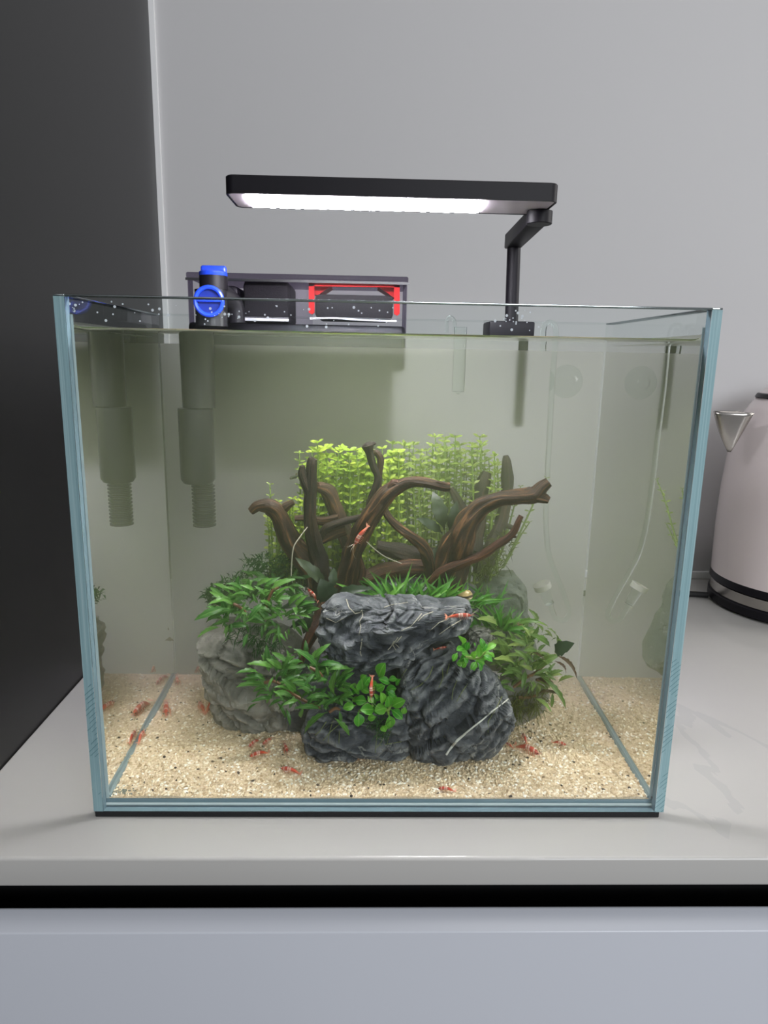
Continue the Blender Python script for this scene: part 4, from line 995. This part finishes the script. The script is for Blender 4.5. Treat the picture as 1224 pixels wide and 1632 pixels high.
# ------------------------------------------------------------------ lamp
ys_ = D+T/2
lamp = thing('aquarium_lamp', (P(816, 520, ys_).x, ys_, H), 'black lit LED bar lamp on a bent arm clamped to rear rim', 'lamp')
ya, yb = .036, .076
a = P(358, 312, ya); b_ = P(891, 314, ya); ztop = P(620, 284, ya).z; zbm = P(620, 314, ya).z
lx0, lx1 = a.x, b_.x
def rrect(x0, x1, y0, y1, r, n=6):
    o = []
    for cx, cy_, s in ((x1-r, y0+r, -90), (x1-r, y1-r, 0), (x0+r, y1-r, 90), (x0+r, y0+r, 180)):
        for k in range(n+1):
            q = math.radians(s+90*k/n); o.append((cx+r*cos(q), cy_+r*sin(q)))
    return o
hs = MB(); oc = rrect(lx0, lx1, ya, yb, .005); ic = rrect(lx0+.0012, lx1-.0012, ya+.0012, yb-.0012, .0042); m = len(oc)
v = [(x, y, zbm) for x, y in oc]+[(x, y, ztop-.0006) for x, y in oc]+[(x*.999+.001*(lx0+lx1)/2, y, ztop) for x, y in rrect(lx0+.0006, lx1-.0006, ya+.0006, yb-.0006, .0045)]+[(x, y, zbm) for x, y in ic]+[(x, y, zbm+.0012) for x, y in ic]
f = []
for k in range(m):
    j = (k+1) % m; f += [(k, j, m+j, m+k), (m+k, m+j, 2*m+j, 2*m+k), (j, k, 3*m+k, 3*m+j), (3*m+j, 3*m+k, 4*m+k, 4*m+j)]
f.append(tuple(2*m+k for k in range(m))); f.append(tuple(4*m+k for k in range(m))[::-1])
hs.add(v, f); hs.build('housing', M['lamp'], lamp)
MB().extrude([(x, y, zbm+.0002) for x, y in rrect(lx0+.0014, lx1-.0014, ya+.0014, yb-.0014, .004)], (0, 0, .0008)).build('reflector_plate', M['lamp_plate'], lamp, smooth=False)
# lens strip with scalloped long edges
ex0 = P(397, 322, .056).x; ex1 = P(768, 322, .056).x; n = 18; poly = []
for k in range(n*6+1): poly.append((ex0+(ex1-ex0)*k/(n*6), ya+.006-.0014*abs(sin(pi*k/6))))
for k in range(n*6, -1, -1): poly.append((ex0+(ex1-ex0)*k/(n*6), yb-.006+.0014*abs(sin(pi*k/6))))
MB().extrude([(x, y, zbm-.0006) for x, y in poly], (0, 0, .0007)).build('led_lens', M['led'], lamp, smooth=False)
PY = .064
hxp = P(860, 340, PY)
MB().lathe([(.0074, P(860, 358, PY).z), (.0078, P(860, 357, PY).z), (.0078, zbm-.0002)], (hxp.x, PY, 0), 28).build('pivot', M['lamp'], lamp)
zt1 = P(860, 331, PY).z; zt2 = P(860, 355, PY).z; sx = P(817, 430, ys_).x
mb = MB(); hw = .0062
za, zb2 = P(817, 371, ys_).z, P(817, 395, ys_).z
mb.add([(sx-hw, ys_+.006, zb2), (sx+hw, ys_+.006, zb2), (hxp.x+hw, PY, zt2), (hxp.x-hw, PY, zt2), (sx-hw, ys_+.006, za), (sx+hw, ys_+.006, za), (hxp.x+hw, PY, zt1), (hxp.x-hw, PY, zt1)],
       [(0, 3, 2, 1), (4, 5, 6, 7), (0, 1, 5, 4), (1, 2, 6, 5), (2, 3, 7, 6), (3, 0, 4, 7)])
mb.build('arm', M['lamp'], lamp, bevel=.001)
MB().tube([(P(815, 513, ys_).x, ys_, P(815, 513, ys_).z-.0005), (sx, ys_, zb2+.003)], .0051, 20).build('stem', M['lamp'], lamp)
a = P(780, 530, D-.008); b_ = P(853, 513, D-.008)
MB().box((a.x, D-.008, H-.0125), (b_.x, D+T+.018, P(815, 512, D-.008).z)).build('clamp', M['lamp'], lamp, bevel=.0012)
a = P(824, 682, D+T+.003); b_ = P(848, 530, D+T+.003)
MB().box((a.x, D+T+.013, a.z), (b_.x, D+T+.017, H-.01)).build('clamp_leg', M['lamp'], lamp, bevel=.0008)

# ------------------------------------------------------------------ glass diffuser, thermometer, suckers
yd = D-.012
df = thing('glass_diffuser', P(890, 990, yd), 'clear glass carbon dioxide diffuser with bent tube in right rear corner', 'diffuser')
path = [(866,560),(866,530),(868,519),(876,514),(884,519),(886,532),(884,560),(880,610),(876,690),(872,760),(870,830),(874,880),(884,910),(896,940),(906,970),(906,982),(897,989),(886,985),(880,972),(876,958)]
p, r = smooth_path([P(x, y, yd) for x, y in path], [.0021]*len(path), 5)
MB().tube(p, r, 12).build('tube', M['glass_tube'], df)
a = P(876, 962, yd); b_ = P(866, 938, yd)
MB().tube([a, a.lerp(b_, .5), b_], [.0038, .0042, .0046], 16).build('chamber', M['glass_tube'], df)
d = (b_-a).normalized(); MB().tube([b_, b_+d*.0045], [.0072, .0072], 20).build('ceramic_disc', plain('white_ceramic', (.45, .46, .40), .6), df)
sc = P(903, 608, D-.001)
MB().lathe([(.013, 0), (.0125, -.0015), (.007, -.004), (.004, -.007), (.0035, -.009)], sc, 24, 'y').build('suction_cup', M['clearsucker'], df)
th = thing('glass_thermometer', P(729, 628, yd), 'slim clear glass tube hooked over the rear rim left of lamp', 'thermometer')
MB().lathe([(.0012, 0), (.0046, .002), (.0048, .004), (.0048, P(0,520,yd).z-P(0,628,yd).z)], P(730, 628, yd), 16).build('tube', M['glass_tube'], th)
p, r = smooth_path([P(712, 530, yd), P(712, 512, yd), P(718, 506, yd), P(724, 512, yd), P(725, 530, yd)], [.0014]*5, 5)
MB().tube(p, r, 10).build('hook', M['glass_tube'], th)

# droplets on the inside of the front pane above the water
R = random.Random(3); mb = MB()
for _ in range(95):
    px = R.choice((R.uniform(300, 640), R.uniform(300, 640), R.uniform(110, 300), R.uniform(780, 860))); py = R.uniform(483, 517)+(px-300)*.02
    s = R.choice((.0003, .0004, .0005, .0008)); mb.lathe([(s, 0), (s*.85, .35*s), (s*.4, .7*s), (s*.05, .75*s)], P(px, py, T+.0001), 7, 'y')
o = mb.build('water_droplets', plain('bright_water_drops', (.75, .75, .80), .08, spec=.8), None, P(480, 500, T+.0001)); tag(o, 'tiny splashed droplets on inside of front pane above water', 'droplets', kind='stuff')

# ------------------------------------------------------------------ kettle and cable
def bearing(px, py):
    d = RT*((px-612)/FOC) - UP*((py-816)/FOC) + FW; return math.atan2(d.x, d.y), d
_ky = .405-CAM.y; _b = bearing(1127, 938)[0]; _kx = _ky*math.tan(_b)
for _ in range(20):                                   # centre whose 0.0985 m base just touches that sight line
    _d = math.hypot(_kx, _ky); _kx = _ky*math.tan(_b+math.asin(.0985/_d))
kc = V((CAM.x+_kx, .405, ZC))
kt = thing('kettle', kc, 'pinkish white electric kettle with steel spout and black base at right', 'kettle')
def edge_at(px, py):
    b, d = bearing(px, py); dist = math.hypot(kc.x-CAM.x, kc.y-CAM.y); q = math.atan2(kc.x-CAM.x, kc.y-CAM.y)-b
    r_ = dist*sin(q); t_ = dist*cos(q); return r_, CAM.z+d.z/math.hypot(d.x, d.y)*t_
MB().lathe([(.092, ZC+.0002), (.0985, ZC+.003), (.0985, ZC+.012), (.096, ZC+.014)], (kc.x, kc.y, 0), 64).build('base_ring', M['blackplastic'], kt)
MB().lathe([(.0945, ZC+.0135), (.0965, ZC+.0145), (.0965, ZC+.026), (.094, ZC+.027)], (kc.x, kc.y, 0), 64).build('steel_band', M['steel'], kt)
MB().lathe([(.095, ZC+.0265), (.0985, ZC+.028), (.0975, ZC+.037), (.094, ZC+.038)], (kc.x, kc.y, 0), 64).build('black_band', M['blackplastic'], kt)
prof = [(.094, ZC+.0375), (.0965, ZC+.040)]
for px, py in ((1133, 900), (1140, 830), (1149, 770), (1160, 715), (1172, 680), (1186, 655)): prof.append(edge_at(px, py))
prof.append(edge_at(1204, 633))
MB().lathe(prof, (kc.x, kc.y, 0), 64).build('body', M['kettle'], kt, ang=60)
r6, z6 = prof[-1]
MB().lathe([(r6-.001, z6-.0005), (r6+.001, z6+.001), (r6-.001, z6+.005), (r6-.004, z6+.006)], (kc.x, kc.y, 0), 64).build('lid_band', M['blackplastic'], kt)
MB().lathe([(r6-.003, z6+.0055), (r6-.01, z6+.012), (r6-.03, z6+.020), (.01, z6+.024)], (kc.x, kc.y, 0), 64).build('lid', M['kettle'], kt, ang=60)
MB().lathe([(.012, z6+.022), (.014, z6+.030), (.006, z6+.036)], (kc.x, kc.y, 0), 24).build('lid_knob', M['blackplastic'], kt)
# spout: a flared half funnel pointing left
yc = kc.y-.05
tipp = P(1137, 655, yc); inn = P(1192, 658, yc); bot = P(1159, 720, yc)
vs = []; fs = []; n = 10; mrow = 12
for i in range(n+1):
    t = i/n; ap = tipp.lerp(bot, t); ap.x += -.002*sin(pi*t); hw = .012*(1-t)**.9+.0025; back = inn.lerp(P(1163, 720, yc), t); back.x -= .001*(1-t)
    for k in range(mrow+1):
        a = -1+2*k/mrow; x = back.x+(ap.x-back.x)*(1-abs(a)**1.7); vs.append((x, yc+hw*a, ap.z+(back.z-ap.z)*abs(a)**1.7*.3))
for i in range(n):
    for k in range(mrow): q = mrow+1; fs.append((i*q+k, i*q+k+1, (i+1)*q+k+1, (i+1)*q+k))
sp_ = MB().add(vs, fs).build('spout', M['steel'], kt, ang=70)
sm = sp_.modifiers.new('thickness', 'SOLIDIFY'); sm.thickness = .0012
# handle on the far side
p, r = smooth_path([(kc.x+.055, kc.y, z6+.004), (kc.x+.10, kc.y, z6+.002), (kc.x+.135, kc.y, z6-.04), (kc.x+.13, kc.y, .10), (kc.x+.092, kc.y, .06)], [.011, .012, .012, .011, .009], 6)
MB().tube(p, r, 14, flat=1.3).build('handle', M['blackplastic'], kt)
q = [Pz(1135, 950, ZC+.003), Pz(1100, 948, ZC+.003), Pz(1040, 946, ZC+.003), Pz(900, 946, ZC+.003), V((-.05, .47, ZC+.003)), V((-.14, .47, ZC+.003))]
q[0] = V((kc.x-.0975, q[0].y, ZC+.0042)); 
for v_ in q: v_.z = ZC+.0042
p, r = smooth_path(q, [.0036]*len(q), 5)
tag(MB().tube(p, r, 10).build('power_cable', M['cable'], None, q[2]), 'black power cable running behind the aquarium to the kettle', 'cable')

# pieces that belong to a part of a thing
def sub(parent_name, names, root):
    ps = [c for c in root.children if c.name.split('.')[0] == parent_name]
    for c in list(root.children):
        if c.name.split('.')[0] in names: c.parent = ps[0]
sub('blue_cap', ('blue_cap_tab',), fb); sub('blue_ring', ('valve_face', 'blue_handle'), fb); sub('red_frame', ('frame_gusset',), fb); sub('lid', ('lid_rim',), fb)
sub('intake_sleeve', ('strainer',), fb); sub('reflector_plate', ('led_lens',), lamp); sub('chamber', ('ceramic_disc',), df); sub('lid', ('lid_knob',), kt)
